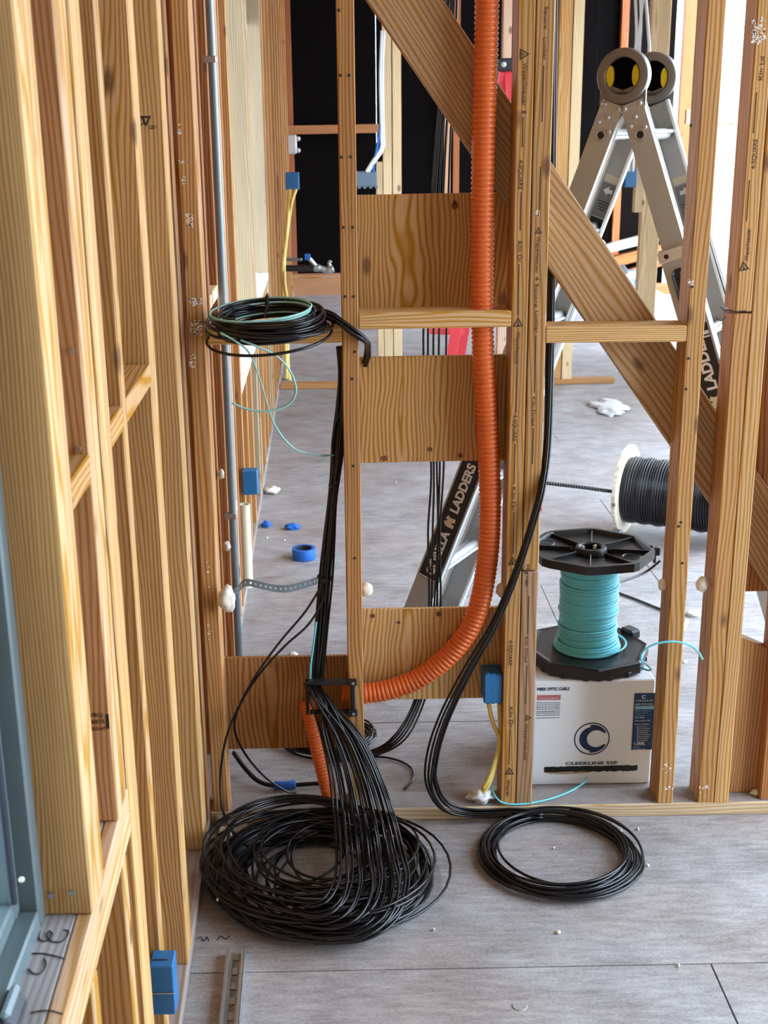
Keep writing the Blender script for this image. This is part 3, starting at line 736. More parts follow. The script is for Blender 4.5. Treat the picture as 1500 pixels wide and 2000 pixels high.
# lead from the coil over the stud and down behind the panel
strands(c0, [at(600, 604, .03), at(640, 616, .0), at(664, 628, -.018), at(688, 645, -.02), at(708, 660, -.012), at(718, 672, .02), at(719, 690, .06), at(714, 712, .08)], 7, [.010, .012, .010, .011, .010, .008, .009, .009], .0034, M_BLACK, name='lead_strand', seed=9)

# --- bundle at the right of the double stud, sweeping to the small floor coil
rb = thing('cable_bundle', at(1010, 1110, -.03), 'bundle of black cables running down the double stud and sweeping to the floor', 'cables')
strands(rb, [at(1086, -200, .135), at(1083, 0, .135), at(1080, 300, .135), at(1077, 560, .135), at(1075, 690, .12), at(1071, 850, .045), at(1062, 935, .0), at(1047, 1000, -.022), at(1012, 1110, -.026), at(966, 1220, -.034), at(914, 1310, -.045), at(868, 1405, -.05), at(846, 1480, -.055), at(845, 1535, -.055), at(872, 1577, -.03), at(930, 1590, -.018), at(1000, 1588, -.02), at(1060, 1592, -.03)], 7,
        [.008, .008, .008, .010, .012, .011, .010, .010, .010, .013, .016, .020, .022, .020, .016, .012, .012, .012], .0033, M_BLACK, seed=21, wob=.12, sub=6)
C2 = Vector((.543, -.195, 0))
c2 = thing('cable_coil', C2, 'neat ring of black cable lying on the floor below the white carton', 'cable coil')
rnd = random.Random(8)
for i in range(16):
    r_ = .165 + .042 * rnd.random(); h = rnd.uniform(.004, .036); ph = rnd.uniform(0, 6); e = rnd.uniform(0, .03)
    cx_, cy_ = C2.x + rnd.uniform(-.014, .010), C2.y + rnd.uniform(-.010, .008)
    tube('cable_loop', [(cx_ + r_ * math.cos(a) * (1 + e * math.cos(a)), cy_ + r_ * math.sin(a), max(.0045, h + .008 * math.sin(a + ph))) for a in [2 * math.pi * k / 48 for k in range(48)]], .0036, M_BLACK, c2, 6, 1, closed=True, raw=True)
tube('cable_loop', [on(1000, 1590, .03), on(1060, 1577, .035), on(1130, 1580, .03), on(1195, 1600, .02), on(1240, 1635, .012), on(1257, 1680, .008), on(1245, 1715, .008), on(1200, 1740, .01), on(1130, 1750, .012)], .0034, M_BLACK, c2, 6)

# --- cables further behind the wall
fb = thing('cable_bundle', at(850, 1100, .45), 'loose black cables hanging behind the plywood panels in front of the ladder', 'cables')
for i, (x, dx) in enumerate(((841, 0), (846, 4), (852, 8), (858, 2), (866, -2))):
    o_ = x - 850
    tube('cable_strand', [at(882 + o_ * .8, -200, .45), at(880 + o_ * .8, 0, .45), at(858 + o_ * 1.2, 340, .45), at(843 + o_ * 1.8, 660, .45), at(851 + o_, 905, .45), at(845 + o_ + dx, 1040, .45), at(846 + o_ * .9, 1185, .45), at(836 + o_ * .8, 1290, .45), at(812 + o_ * .8, 1380, .42), at(776 + o_ * .8, 1438 + i * 2, .36), on(725, 1466 + i * 3, .012), on(640, 1478 + i * 3, .01)], .0034, M_BLACK, fb, 6)
bc_c = on(640, 1446, 0)
bc = thing('cable_coil', bc_c, 'coil of black cable on the floor half hidden behind the low plywood panel', 'cable coil')
rnd = random.Random(5)
for i in range(9):
    r_ = .125 + .025 * rnd.random(); h = rnd.uniform(.004, .04)
    tube('cable_loop', [(bc_c.x + rnd.uniform(-.003, .003) + r_ * math.cos(a), bc_c.y + .85 * r_ * math.sin(a), h + .004 * math.sin(2 * a + i)) for a in [2 * math.pi * k / 40 for k in range(40)]], .0034, M_BLACK, bc, 6, 1, closed=True, raw=True)
tb = thing('cable_bundle', on(540, 1535, 0), 'short bunch of black cables wrapped in blue tape on the floor behind the plate', 'cables')
strands(tb, [on(456, 1470, .05), on(478, 1500, .03), on(505, 1526, .014), on(540, 1535, .012), on(590, 1532, .012), on(650, 1528, .012)], 4, .006, .0033, M_BLACK, seed=2)
tube('blue_tape', [on(536, 1534, .012), on(556, 1534, .0125), on(577, 1532, .012)], .0125, M_BLUET, tb, 10)
lw_ = tube('loose_cable', [on(716, 1478, .010), on(750, 1479, .006), on(785, 1488, .005), on(806, 1504, .005), on(805, 1524, .005), on(790, 1541, .005)], .0033, M_BLACK, None, 6)
tag(lw_, 'single curled black cable end on the floor right of the stud', 'cable')

# ================================================================== BOXES, CARTON, REELS
BX0, BX1, BY0, BY1, BZ = .527, .866, .178, .515, .325
bxo = thing('carton', ((BX0 + BX1) / 2, (BY0 + BY1) / 2, 0), 'white cardboard cable carton with a large blue C logo under the aqua reel', 'carton')
ct = block('carton_body', (BX0, BY0, .001), (BX1, BY1, BZ), M_CARTON, bxo, bevel=.003)
def onbox(px, py): return at(px, py, BY0 - .0009)
def btext(px, py, s, wpx, size, mat=M_NAVY, parent=None, bold=0.0):
    a, b_ = onbox(px, py), onbox(px + wpx, py)
    text('printed_text', s, size, mat, parent or ct, frame(a, (1, 0, 0), (0, -1, 0)), width=(b_ - a).length, bold=bold)
def brect(px0, py0, px1, py1, mat, name='printed_patch', dy=0.0, parent=None):
    a, b_ = onbox(px0, py0), onbox(px1, py1); y = BY0 - .0006 - dy
    return mesh_obj(name, [(a.x, y, b_.z), (b_.x, y, b_.z), (b_.x, y, a.z), (a.x, y, a.z)], [(0, 1, 2, 3)], mat, parent or ct)
btext(1049, 1349, 'FIBER OPTIC CABLE', 63, .0125, bold=.0004)
brect(1049, 1358, 1095, 1367, M_INKR); btext(1053, 1365.5, 'Guaranteed for SSF Fiber', 38, .006, M_INKW)
for k, y in enumerate((1373, 1377, 1381, 1385, 1389.5, 1393, 1397, 1402.5)): btext(1048 - k * .2, y + 1, 'SSF fiber optic cable is the most durable glass' if k < 4 else 'strong and safe bend insensitive fiber on reel', 46, .0052, M_NAVY)
lab = brect(1239, 1354, 1278, 1464, M_NAVY2, 'printed_label')
btext(1241, 1370, 'CLEERLINE SSF', 34, .0055, M_INKW, None); btext(1241, 1377, 'FIBER OPTIC CABLE', 34, .0062, M_INKW)
brect(1240, 1379, 1277, 1385, M_INKC, dy=.0006); btext(1241, 1385, 'Duplex OM3 R', 34, .009, M_NAVY2)
for k, (y, s, w_) in enumerate(((1390, '50/125 um Multimode', 30), (1394, '2 Strand - Duplex', 24), (1399, 'PVC Jacket', 18), (1403, 'Riser Rated', 18), (1409, 'Purple component OFN', 30), (1416, 'Features & Benefits', 28))):
    btext(1240.5 - k * .2, y, s, w_, .0062, M_INKC if k < 3 else M_INKW)
for k in range(8): btext(1242, 1420.5 + k * 3.8, '- rugged and bend safe glass fiber', 22 + (k * 5) % 7, .0042, M_INKW)
btext(1237, 1455, '1,000', 19, .013, M_INKW, bold=.0003); btext(1257, 1455, 'ft', 3, .006, M_INKW); btext(1237, 1460, 'made in USA', 12, .004, M_INKW); btext(1236, 1464, 'www cable 4 reel', 24, .004, M_INKW)
# the ring-and-C emblem
def arc_shape(name, cx_, cz, r_out, r_in, a0, a1, mat, y, oc=(0, 0), m=40, par=None):
    V, Fc = [], []
    for k in range(m + 1):
        a = math.radians(a0 + (a1 - a0) * k / m)
        V.append((cx_ + r_out * math.cos(a), y, cz + r_out * math.sin(a)))
        V.append((cx_ + oc[0] + r_in * math.cos(a), y, cz + oc[1] + r_in * math.sin(a)))
    for k in range(m): Fc.append((2 * k, 2 * k + 2, 2 * k + 3, 2 * k + 1))
    return mesh_obj(name, V, Fc, mat, par or ct)
ce = onbox(1156, 1443); rl = abs(onbox(1191, 1443).x - ce.x)
arc_shape('emblem_ring', ce.x, ce.z, rl, rl * .93, 0, 360, M_NAVY, BY0 - .0007)
arc_shape('emblem_arc', ce.x + .001, ce.z, rl * .86, rl * .72, 28, 100, M_NAVY, BY0 - .0007, oc=(.002, -.002))
arc_shape('emblem_arc', ce.x + .001, ce.z, rl * .86, rl * .72, -100, -28, M_NAVY, BY0 - .0007, oc=(.002, .002))
arc_shape('emblem_c', ce.x + .002, ce.z, rl * .74, rl * .52, 42, 318, M_NAVY, BY0 - .0008, oc=(rl * .20, 0))
btext(1262, 1364, '', 1, .01) if 0 else None
le = onbox(1258, 1361); arc_shape('label_emblem', le.x, le.z, .006, .004, 30, 330, M_INKW, BY0 - .0012, oc=(.0008, 0))
btext(1104, 1494, 'CLEERLINE SSF', 101, .0125, M_NAVY, bold=.0003)
# torn pull slot
rnd = random.Random(3); V = []
a, b_ = onbox(1063, 1502), onbox(1245, 1500); m = 40; zz = (onbox(1150, 1502)).z
for k in range(m + 1): V.append((a.x + (b_.x - a.x) * k / m, BY0 - .0010, zz + .0095 + rnd.uniform(-.0012, .0012)))
for k in range(m + 1): V.append((a.x + (b_.x - a.x) * k / m, BY0 - .0010, zz - .0085 + rnd.uniform(-.0018, .0018)))
mesh_obj('torn_slot', V, [(k, k + 1, m + 2 + k, m + 1 + k) for k in range(m)], M_BLACKP, ct)
V = [];
for k in range(25): V.append((a.x + .005 + .125 * k / 24, BY0 - .0008, zz - .007))
for k in range(25): V.append((a.x + .005 + .125 * k / 24, BY0 - .0016, zz - .0155 + .004 * abs(k / 12 - 1) + rnd.uniform(-.0012, .0012)))
mesh_obj('torn_flap', V, [(k, k + 1, 26 + k, 25 + k) for k in range(24)], M_CARTONB, ct)
pg = tube('fibre_pigtail', [onbox(1148, 1512) + Vector((0, .02, 0)), onbox(1144, 1520) + Vector((0, -.01, 0)), at(1122, 1541, .08), at(1085, 1557, .03), at(1040, 1568, .004), at(1002, 1571, -.004), at(978, 1566, -.002), at(964, 1549, .012), at(961, 1533, .02)], .0026, M_AQUA, None, 6)
tag(pg, 'thin aqua fibre cable pulled out of the white carton over the plate', 'cable')

# aqua cable reel
RC = Vector((.702, .335, 0))
rl_ = thing('cable_reel', (RC.x, RC.y, BZ), 'black plastic reel wound with aqua cable on the white carton', 'cable reel')
def flange(zc, rot, up):
    n8 = [(.180 * math.cos(rot + k * math.pi / 4), .180 * math.sin(rot + k * math.pi / 4)) for k in range(8)]
    M = Matrix.Translation(Vector((RC.x, RC.y, zc)))
    V, Fc = [], []
    rings = [(1.0, -.012), (1.0, .012), (.93, .012), (.90, .000), (.34, -.004)] if up else [(.34, .006), (.90, .010), (.97, .012), (1.0, .008), (1.0, -.022), (.90, -.024)]
    for s_, z_ in rings:
        for k in range(48):
            a = 2 * math.pi * k / 48; c8 = (a - rot) % (math.pi / 4) - math.pi / 8
            ro = .180 * math.cos(math.pi / 8) / math.cos(c8)
            rr = .172 if s_ < .93 else ro
            rr = (ro * s_ if s_ > .5 else .172 * s_)
            V.append((rr * math.cos(a), rr * math.sin(a), z_))
    for q in range(len(rings) - 1):
        for k in range(48): Fc.append((q * 48 + k, q * 48 + (k + 1) % 48, (q + 1) * 48 + (k + 1) % 48, (q + 1) * 48 + k))
    # underside
    if up:
        b0 = len(V)
        for k in range(48):
            a = 2 * math.pi * k / 48; V.append((.05 * math.cos(a), .05 * math.sin(a), -.014))
        for k in range(48): Fc.append((k, b0 + k, b0 + (k + 1) % 48, (k + 1) % 48))
    f = mesh_obj('flange', V, Fc, M_BLACKP, rl_, M)
    for k in range(8):
        a = rot + k * math.pi / 4
        if up:
            bm = bmesh.new(); bm_box(bm, .105, .0035, .014, (.108, 0, .002), bevel=.001, M=Matrix.Rotation(a, 4, 'Z'))
            bm_obj('rib', bm, M_BLACKP, f, M)
    if up:
        lathe('hub', [(.030, -.02), (.030, .010), (.034, .014), (.041, .014), (.045, .008), (.045, -.012)], M_BLACKP, f, M, seg=28)
        for a in (.9, 2.6, 4.6):
            bm = bmesh.new(); bm_box(bm, .012, .008, .012, (.026, 0, .004), bevel=.001, M=Matrix.Rotation(a, 4, 'Z')); bm_obj('hub_lug', bm, M_WHITEC, f, M)
        for a in (-.05, .95):
            bm = bmesh.new(); bm_box(bm, .03, .03, .024, (.178, 0, 0), bevel=.003, M=Matrix.Rotation(a, 4, 'Z')); bm_box(bm, .007, .007, .03, (.180, 0, -.022), M=Matrix.Rotation(a, 4, 'Z')); bm_obj('clip', bm, M_BLACKP, f, M)
        lathe('finger_ring', [(.022, .004), (.025, .006), (.028, .004)], M_BLACKP, f, M @ Matrix.Translation((.10, -.07, .0)), seg=20)
        lathe('finger_ring', [(.022, .004), (.025, .006), (.028, .004)], M_BLACKP, f, M @ Matrix.Translation((-.12, .06, .0)), seg=20)
    else:
        for k in range(16):
            a = rot + (k + .5) * math.pi / 8
            bm = bmesh.new(); bm_box(bm, .012, .016, .014, (.166, 0, -.020), bevel=.002, M=Matrix.Rotation(a, 4, 'Z')); bm_obj('foot_lug', bm, M_BLACKP, f, M)
        bm = bmesh.new(); bm_box(bm, .04, .05, .03, (.172, 0, .01), bevel=.006, M=Matrix.Rotation(.55, 4, 'Z')); bm_obj('clip', bm, M_BLACKP, f, M)
    return f
flange(BZ + .029, -math.pi / 2, False)
flange(.655, math.radians(-12), True)
lathe('core', [(.066, .345), (.066, .645)], M_BLACKP, rl_, Matrix.Translation(Vector((RC.x, RC.y, 0))), seg=28)
# the winding: one continuous helix, a little uneven
pts = []; turns = 46
for k in range(turns * 26):
    u = k / (turns * 26); a = 2 * math.pi * k / 26
    r_ = .0785 + .0035 * math.sin(u * 47) * math.sin(u * 19) + .013 * max(0, 1 - u * 6) + .002 * math.sin(a * .37)
    pts.append((RC.x + r_ * math.cos(a), RC.y + r_ * math.sin(a), .364 + .270 * u + .0025 * math.sin(a + u * 9)))
tube('cable_winding', pts, .0042, M_AQUA, rl_, 6, raw=True)
tube('loose_turn', [(RC.x + (.092 + .022 * max(0, math.cos(a - .4))) * math.cos(a), RC.y + (.092 + .022 * max(0, math.cos(a - .4))) * math.sin(a), .368 + .006 * math.cos(a)) for a in [2 * math.pi * k / 30 for k in range(30)]], .0030, M_AQUA, rl_, 6, 2, closed=True)
tube('aqua_tail', [at(1246, 1300, .22), at(1262, 1308, .16), at(1272, 1308, .12), at(1262, 1298, .05), at(1252, 1288, .0), at(1256, 1272, -.02), at(1280, 1258, -.025), at(1312, 1253, -.03), at(1342, 1258, -.03), at(1361, 1270, -.03), at(1372, 1288, -.03)], .0029, M_AQUA, rl_, 6)

# wooden spool of black cable
ax = Vector((.87, -.49, 0)).normalized()
SP = on(1216, 1037, 0) + Vector((0, 0, .205)) + ax * .0
sp = thing('cable_spool', (SP.x, SP.y, 0), 'wooden spool of black cable standing on its rim behind the brace', 'cable spool')
Msp = frame(SP, (0, 0, 1), ax)
lathe('flange', [(.0, 0), (.203, 0), (.205, .002), (.205, .016), (.203, .018), (.0, .018)], M_WOOD, sp, Msp, seg=44, color=(.74, .64, .50))
lathe('flange', [(.0, .44), (.203, .44), (.205, .442), (.205, .456), (.203, .458), (.0, .458)], M_WOOD, sp, Msp, seg=44, color=(.74, .64, .50))
pts = []
for k in range(36 * 30):
    a = 2 * math.pi * k / 30; u = k / (36 * 30); r_ = .146 + .003 * math.sin(u * 40)
    pts.append(Msp @ Vector((r_ * math.cos(a), r_ * math.sin(a), .026 + .41 * u)))
tube('cable_winding', pts, .0068, M_BLACK, sp, 6, raw=True)
lathe('core', [(.135, .018), (.135, .44)], M_BLACKP, sp, Msp, seg=30)
hz_, _ = corrugated('ribbed_hose', [at(1000, 935, 2.36), at(1062, 943, 2.36), at(1130, 951, 2.36), at(1196, 960, 2.36)], .0085, .012, M_BLACKP, 10, .2)
tag(hz_, 'thin black ribbed hose running level from the double stud to the spool', 'hose')
fc = tube('loose_cable', [at(1290, 1095, .8), at(1260, 1118, .8), at(1225, 1132, .75), at(1195, 1138, .7), at(1170, 1130, .66)], .004, M_BLACK, None, 6); tag(fc, 'black cable passing behind the upper flange of the aqua reel', 'cable')
fc = tube('loose_cable', [on(1170, 1142, .006), on(1200, 1155, .006), on(1245, 1172, .006), on(1290, 1190, .006), on(1330, 1205, .006)], .005, M_BLACK, None, 6); tag(fc, 'black cable lying on the floor behind the aqua winding', 'cable')

# blue electrical boxes
def ebox(lo, hi, label, group=None, clips=True, inner=False, mat=M_BLUE):
    lo, hi = Vector(lo), Vector(hi); c = (lo + hi) / 2
    t = thing('electrical_box', (c.x, c.y, lo.z), label, 'electrical box', group)
    block('box_body', lo, hi, mat, t, bevel=.003)
    h = hi.z - lo.z; w_ = hi.x - lo.x
    block('rim', (lo.x - .002, hi.y - .006, lo.z - .002), (hi.x + .002, hi.y, hi.z + .002), mat, t, bevel=.001)
    if clips:
        for k in range(3):
            x_ = lo.x + w_ * (.12 + .30 * k)
            for z_ in (lo.z - .003, hi.z - .003):
                block('clip', (x_, lo.y + .004, z_), (x_ + w_ * .2, lo.y + .02, z_ + .006), mat, t, bevel=.001)
        lathe('embossed_dot', [(0, .0008), (.0045, .0008), (.005, 0)], mat, t, frame((c.x, lo.y - .0002, c.z), (1, 0, 0), (0, -1, 0)), seg=12)
    return t
a, b_ = at(945, 1374, .01), at(985, 1318, .01)
ebox((a.x, .008, a.z), (.4155, .075, b_.z), 'blue plastic electrical box fixed to the double stud above yellow wires')
yw = thing('yellow_cable', at(960, 1420, .03), 'yellow cable pair hanging below the blue box on the double stud', 'cable')
for pts_ in ([at(954, 1372, .03), at(962, 1410, .025), at(975, 1442, .02), at(972, 1470, .015), at(958, 1512, .01), at(944, 1540, .01)], [at(975, 1372, .035), at(977, 1415, .03), at(978, 1455, .02), at(966, 1500, .015), at(954, 1532, .01), at(944, 1548, .01)]):
    tube('cable_strand', pts_, .0042, M_YELC, yw, 6, flat=1.6)
pw = blob('paper_wad', on(939, 1553, .060), .036, .026, .021, M_WHITEC, None, 4, .6); tag(pw, 'crumpled white wad at the end of the yellow wires', 'paper wad')
f_ = Y_ = -1.075
a, b_ = at(298, 1984, Y_), at(337, 1888, Y_)
nb = thing('electrical_box', (a.x, Y_, a.z), 'blue double-gang electrical box low on the left wall studs', 'electrical box')
zmid = at(317, 1940, Y_).z
block('box_body', (a.x, Y_, zmid + .0008), (b_.x, Y_ + .05, b_.z), M_BLUE, nb, bevel=.002)
block('box_body', (a.x + .001, Y_ + .001, a.z), (b_.x, Y_ + .05, zmid - .0008), M_BLUE, nb, bevel=.002)
block('top_slot', (a.x + .004, Y_ + .018, b_.z - .001), (b_.x - .012, Y_ + .022, b_.z + .0006), M_BLACKP, nb, bevel=0)
block('screw_bridge', (a.x + .002, Y_ - .0012, zmid - .0012), (b_.x, Y_ + .002, zmid + .0012), M_STEEL, nb, bevel=0)
block('mount_tab', (a.x - .006, Y_ + .004, a.z + .012), (a.x + .002, Y_ + .030, a.z + .028), M_STEEL, nb, bevel=.001)
Y_ = 1.86; a, b_ = at(474, 967, Y_), at(502, 920, Y_)
ebox((a.x, Y_, a.z), (b_.x, Y_ + .045, b_.z), 'dark blue electrical box beside the pale tube on the far left wall', clips=False)
Y_ = 7.2; a, b_ = at(558, 371, Y_), at(583, 337, Y_)
ebox((a.x, Y_, a.z), (b_.x, Y_ + .09, b_.z), 'blue electrical box with yellow wires beside the dark back wall', clips=False)
yc = thing('yellow_cable', at(566, 450, 7.15), 'long yellow cable dropping from the far blue box down the left wall', 'cable')
for pts_ in ([at(578, 370, 7.2), at(570, 395, 7.15), at(563, 440, 7.1), at(556, 500, 7.0), at(556, 550, 6.9), at(562, 600, 6.8), at(562, 700, 6.5), at(566, 745, 6.3)], [at(566, 370, 7.2), at(564, 400, 7.15), at(558, 470, 7.0), at(552, 520, 6.95), at(553, 560, 6.9), at(556, 640, 6.7), at(560, 740, 6.3)]):
    tube('cable_strand', pts_, .014, M_YELC, yc, 6)
Y_ = 7.4; a, b_ = at(561, 301, Y_), at(579, 263, Y_)
vt = thing('valve_box', (a.x, Y_, a.z), 'white valve box with two round knobs on the far left wall', 'valve box')
block('valve_body', (a.x, Y_, a.z), (b_.x, Y_ + .06, b_.z), M_WHITEC, vt, bevel=.01)
for y in (271, 294): blob('knob', at(583, y, Y_ + .02), .016, .016, .018, M_WHITEC, vt, 1, .05, 2)
Y_ = 8.6
pm = thing('pipe_manifold', at(600, 522, Y_), 'black pipe ending in shiny brass valve fittings far back on the left', 'pipe')
tube('pipe', [at(556, 524, Y_), at(585, 524, Y_), at(615, 523, Y_)], .030, M_BLACKP, pm, 10)
tube('pipe', [at(556, 507, Y_ + .1), at(590, 507, Y_ + .1)], .014, M_STRAP, pm, 8)
tube('fitting', [at(613, 523, Y_), at(625, 524, Y_), at(640, 528, Y_), at(651, 524, Y_)], [.034] * 8 + [.028] * 8 + [.036] * 9, M_STEEL, pm, 10)
tube('valve_stem', [at(618, 521, Y_), at(610, 512, Y_), at(604, 505, Y_)], .02, M_STEEL, pm, 8)
tube('valve_stem', [at(645, 524, Y_), at(643, 514, Y_), at(646, 509, Y_)], .016, M_STEEL, pm, 8)
block('valve_handle', at(595, 505, Y_) - Vector((0, .02, .012)), at(606, 496, Y_) + Vector((0, .02, 0)), M_BLUET, pm, bevel=.004)
# grey wall box with white and blue cables on the middle wall
Y_ = 5.85; a, b_ = at(690, 366, Y_), at(736, 334, Y_)
gb = thing('wall_box', (a.x, Y_, a.z), 'slate grey wall box with white cables above the upper plywood panel', 'wall box')
block('box_body', (a.x, Y_, a.z), (b_.x, Y_ + .08, b_.z), M_GREYBOX, gb, bevel=.008)
for k in range(4): block('knockout', (a.x + .03 + k * .04, Y_ - .004, a.z - .01), (a.x + .05 + k * .04, Y_ + .03, a.z + .008), M_GREYBOX, gb, bevel=.002)
wcab = thing('white_cables', at(744, 250, Y_), 'white and blue cables dropping into the slate grey wall box', 'cables')
for dx in (0, 4): tube('cable_strand', [at(746 + dx, 60, Y_), at(743 + dx, 150, Y_), at(745 + dx, 260, Y_), at(744 + dx, 290, Y_), at(728 + dx, 315, Y_), at(715 + dx, 336, Y_)], .012, M_WHITEC, wcab, 6)
tube('cable_strand', [at(744, 240, Y_), at(738, 280, Y_), at(730, 320, Y_), at(729, 336, Y_)], .010, M_BLUET, wcab, 6)
# white cables and blue box between the ladder legs
Y_ = 6.9
wc2 = thing('white_cables', at(1245, 150, Y_), 'white cables hanging behind the aluminium ladder hinge', 'cables')
for pts_ in ([(1240, -20), (1243, 60), (1240, 120), (1238, 200), (1230, 280), (1229, 335)], [(1250, -20), (1252, 40), (1247, 120), (1240, 230), (1236, 335)], [(1260, -20), (1266, 60), (1268, 110), (1262, 180)], [(1258, -20), (1250, 50), (1243, 110), (1244, 180)]):
    tube('cable_strand', [at(x, y, Y_) for x, y in pts_], .012, M_WHITEC, wc2, 6)
a, b_ = at(1221, 366, Y_), at(1245, 330, Y_)
ebox((a.x, Y_, a.z), (b_.x, Y_ + .07, b_.z), 'small blue electrical box seen between the aluminium ladder legs', clips=False)

# grey conduit pipe and pale tube by the far left wall
p0 = at(427, 400, .82)
gp = thing('conduit_pipe', (p0.x, p0.y, .0), 'straight blue-grey metal conduit pipe standing along the left wall', 'pipe')
tube('pipe', [(p0.x, p0.y, .04), (p0.x, p0.y, 1.2), (p0.x, p0.y, 3.5)], .0125, M_PIPE, gp, 14, 2)
for z_ in (.62, 2.0):
    block('pipe_clip', (p0.x - .026, p0.y - .014, z_), (p0.x + .013, p0.y + .014, z_ + .018), M_STEEL, gp, bevel=.002)
tp = on(484, 1146, .0); ztop = at(483, 985, tp.y).z
tbm = lathe('cardboard_tube', [(.018, 0), (.023, 0), (.023, ztop), (.018, ztop), (.018, 0)], M_TUBE, None, Matrix.Translation(Vector((tp.x, tp.y, .001))), seg=24)
tag(tbm, 'pale cardboard tube standing open-ended by the far left wall', 'tube')
# perforated strap between wall and bundle
stp = smooth_path([at(449, 1166, .0), at(464, 1152, -.004), at(480, 1138, -.01), at(508, 1143, -.005), at(536, 1149, .005), at(562, 1150, .015), at(592, 1143, .03), at(620, 1134, .045)], 6)
seg = np.linalg.norm(np.diff(stp, axis=0), axis=1); s_ = np.concatenate([[0], np.cumsum(seg)])
nn = int(s_[-1] / .0045); tt = np.linspace(0, s_[-1], nn + 1); stp = np.stack([np.interp(tt, s_, stp[:, k]) for k in range(3)], 1)
V, Fc = [], []
for k, q in enumerate(stp):
    for h in (-.010, -.003, .003, .010): V.append((q[0], q[1], q[2] + h))
for k in range(nn):
    for j in range(3):
        if j == 1 and k % 3 == 1: continue
        Fc.append((k * 4 + j, (k + 1) * 4 + j, (k + 1) * 4 + j + 1, k * 4 + j + 1))
stq = mesh_obj('perforated_strap', V, Fc, M_STRAP)
md = stq.modifiers.new('thick', 'SOLIDIFY'); md.thickness = .0012
tag(stq, 'perforated metal hanger strap stretched from the left stud to the cable bundle', 'strap')

# ================================================================== LADDER
al = math.radians(60)
LA = Vector((math.cos(al), math.sin(al), 0)); LS_ = Vector((math.sin(al), -math.cos(al), 0))
H = at(1217, 148, .60); LW = .275; LR = .70
ld = thing('ladder', (H.x, H.y, 0), 'silver aluminium folding ladder standing open behind the framed wall', 'ladder')
FEET = {'L': Vector((H.x, H.y, 0)) - LS_ * LR, 'R': Vector((H.x, H.y, 0)) + LS_ * LR}
def channel(name, p0, p1, nrm, inward, wd, fl, th, mat, parent):
    e = (p1 - p0); L = e.length; e.normalize()
    inw = (inward - e * inward.dot(e)).normalized(); n_ = e.cross(inw).normalized()
    o2 = [(-wd / 2, 0), (wd / 2, 0), (wd / 2, fl), (wd / 2 - th, fl), (wd / 2 - th, th), (-wd / 2 + th, th), (-wd / 2 + th, fl), (-wd / 2, fl)]
    V = []
    for z_ in (0, L):
        for a_, b2 in o2: V.append(p0 + e * z_ + n_ * a_ + inw * b2)
    k = len(o2)
    Fc = [(i, (i + 1) % k, k + (i + 1) % k, k + i) for i in range(k)]
    for s0 in (0, k):
        Fc += [(s0, s0 + 1, s0 + 4, s0 + 5), (s0 + 1, s0 + 2, s0 + 3, s0 + 4), (s0 + 0, s0 + 5, s0 + 6, s0 + 7)]
    o = mesh_obj(name, V, Fc, mat, parent)
    # bright flange lips
    for sg in (-1, 1):
        c0_ = n_ * (sg * (wd / 2 - th / 2)) + inw * (fl + .0004)
        bmv = [p0 + c0_ + n_ * (-th) , p0 + c0_ + n_ * th, p1 + c0_ + n_ * th, p1 + c0_ + n_ * (-th)]
        mesh_obj('lip', [*bmv, *[v + inw * .002 for v in bmv]], [(0, 1, 2, 3), (4, 5, 6, 7), (0, 1, 5, 4), (2, 3, 7, 6), (1, 2, 6, 5), (0, 3, 7, 4)], M_WHITEALU, o)
    return o, e, inw, n_
rails = {}
for sd in 'LR':
    for far in (0, 1):
        hp = H + LA * (LW * far); fp = FEET[sd] + LA * (LW * far); d = (fp - hp).normalized(); Lg = (fp - hp).length
        inward = LA if not far else -LA
        rails[sd, far, 'u'] = channel('upper_rail', hp + d * .075, hp + d * (Lg * .62), None, inward, .064, .026, .004, M_ALU, ld)
        q0 = hp + d * (Lg * .235) - inward * .010; q1 = fp - inward * .010 + Vector((0, 0, .03))
        q1 += -inward * (.05 if 1 else 0)
        rails[sd, far, 'l'] = channel('lower_rail', q0, q1, None, inward, .082, .030, .004, M_ALU, ld)
        bm = bmesh.new(); bm_box(bm, .095, .05, .07, bevel=.006)
        bm_obj('foot', bm, M_YEL if far else M_BLACKP, ld, frame(q1 + inward * .012 - d * .005, rails[sd, far, 'l'][3], d))
    # rungs
    hp, fp = H, FEET[sd]; d = (fp - hp).normalized(); Lg = (fp - hp).length
    for k in range(7):
        t_ = .165 + k * .29
        if t_ > Lg - .1: break
        c_ = hp + d * t_
        w0, w1 = (.002, LW - .002) if t_ < Lg * .6 else (-.02, LW + .02)
        e_ = rails[sd, 0, 'u'][3]
        for off, rr in ((0, .016), (-.020, .006), (.020, .006)):
            tube('rung' if off == 0 else 'rung_fin', [c_ + LA * w0 + e_ * off, c_ + LA * (w0 + w1) / 2 + e_ * off, c_ + LA * w1 + e_ * off], rr, M_ALU, ld, 10, 2)
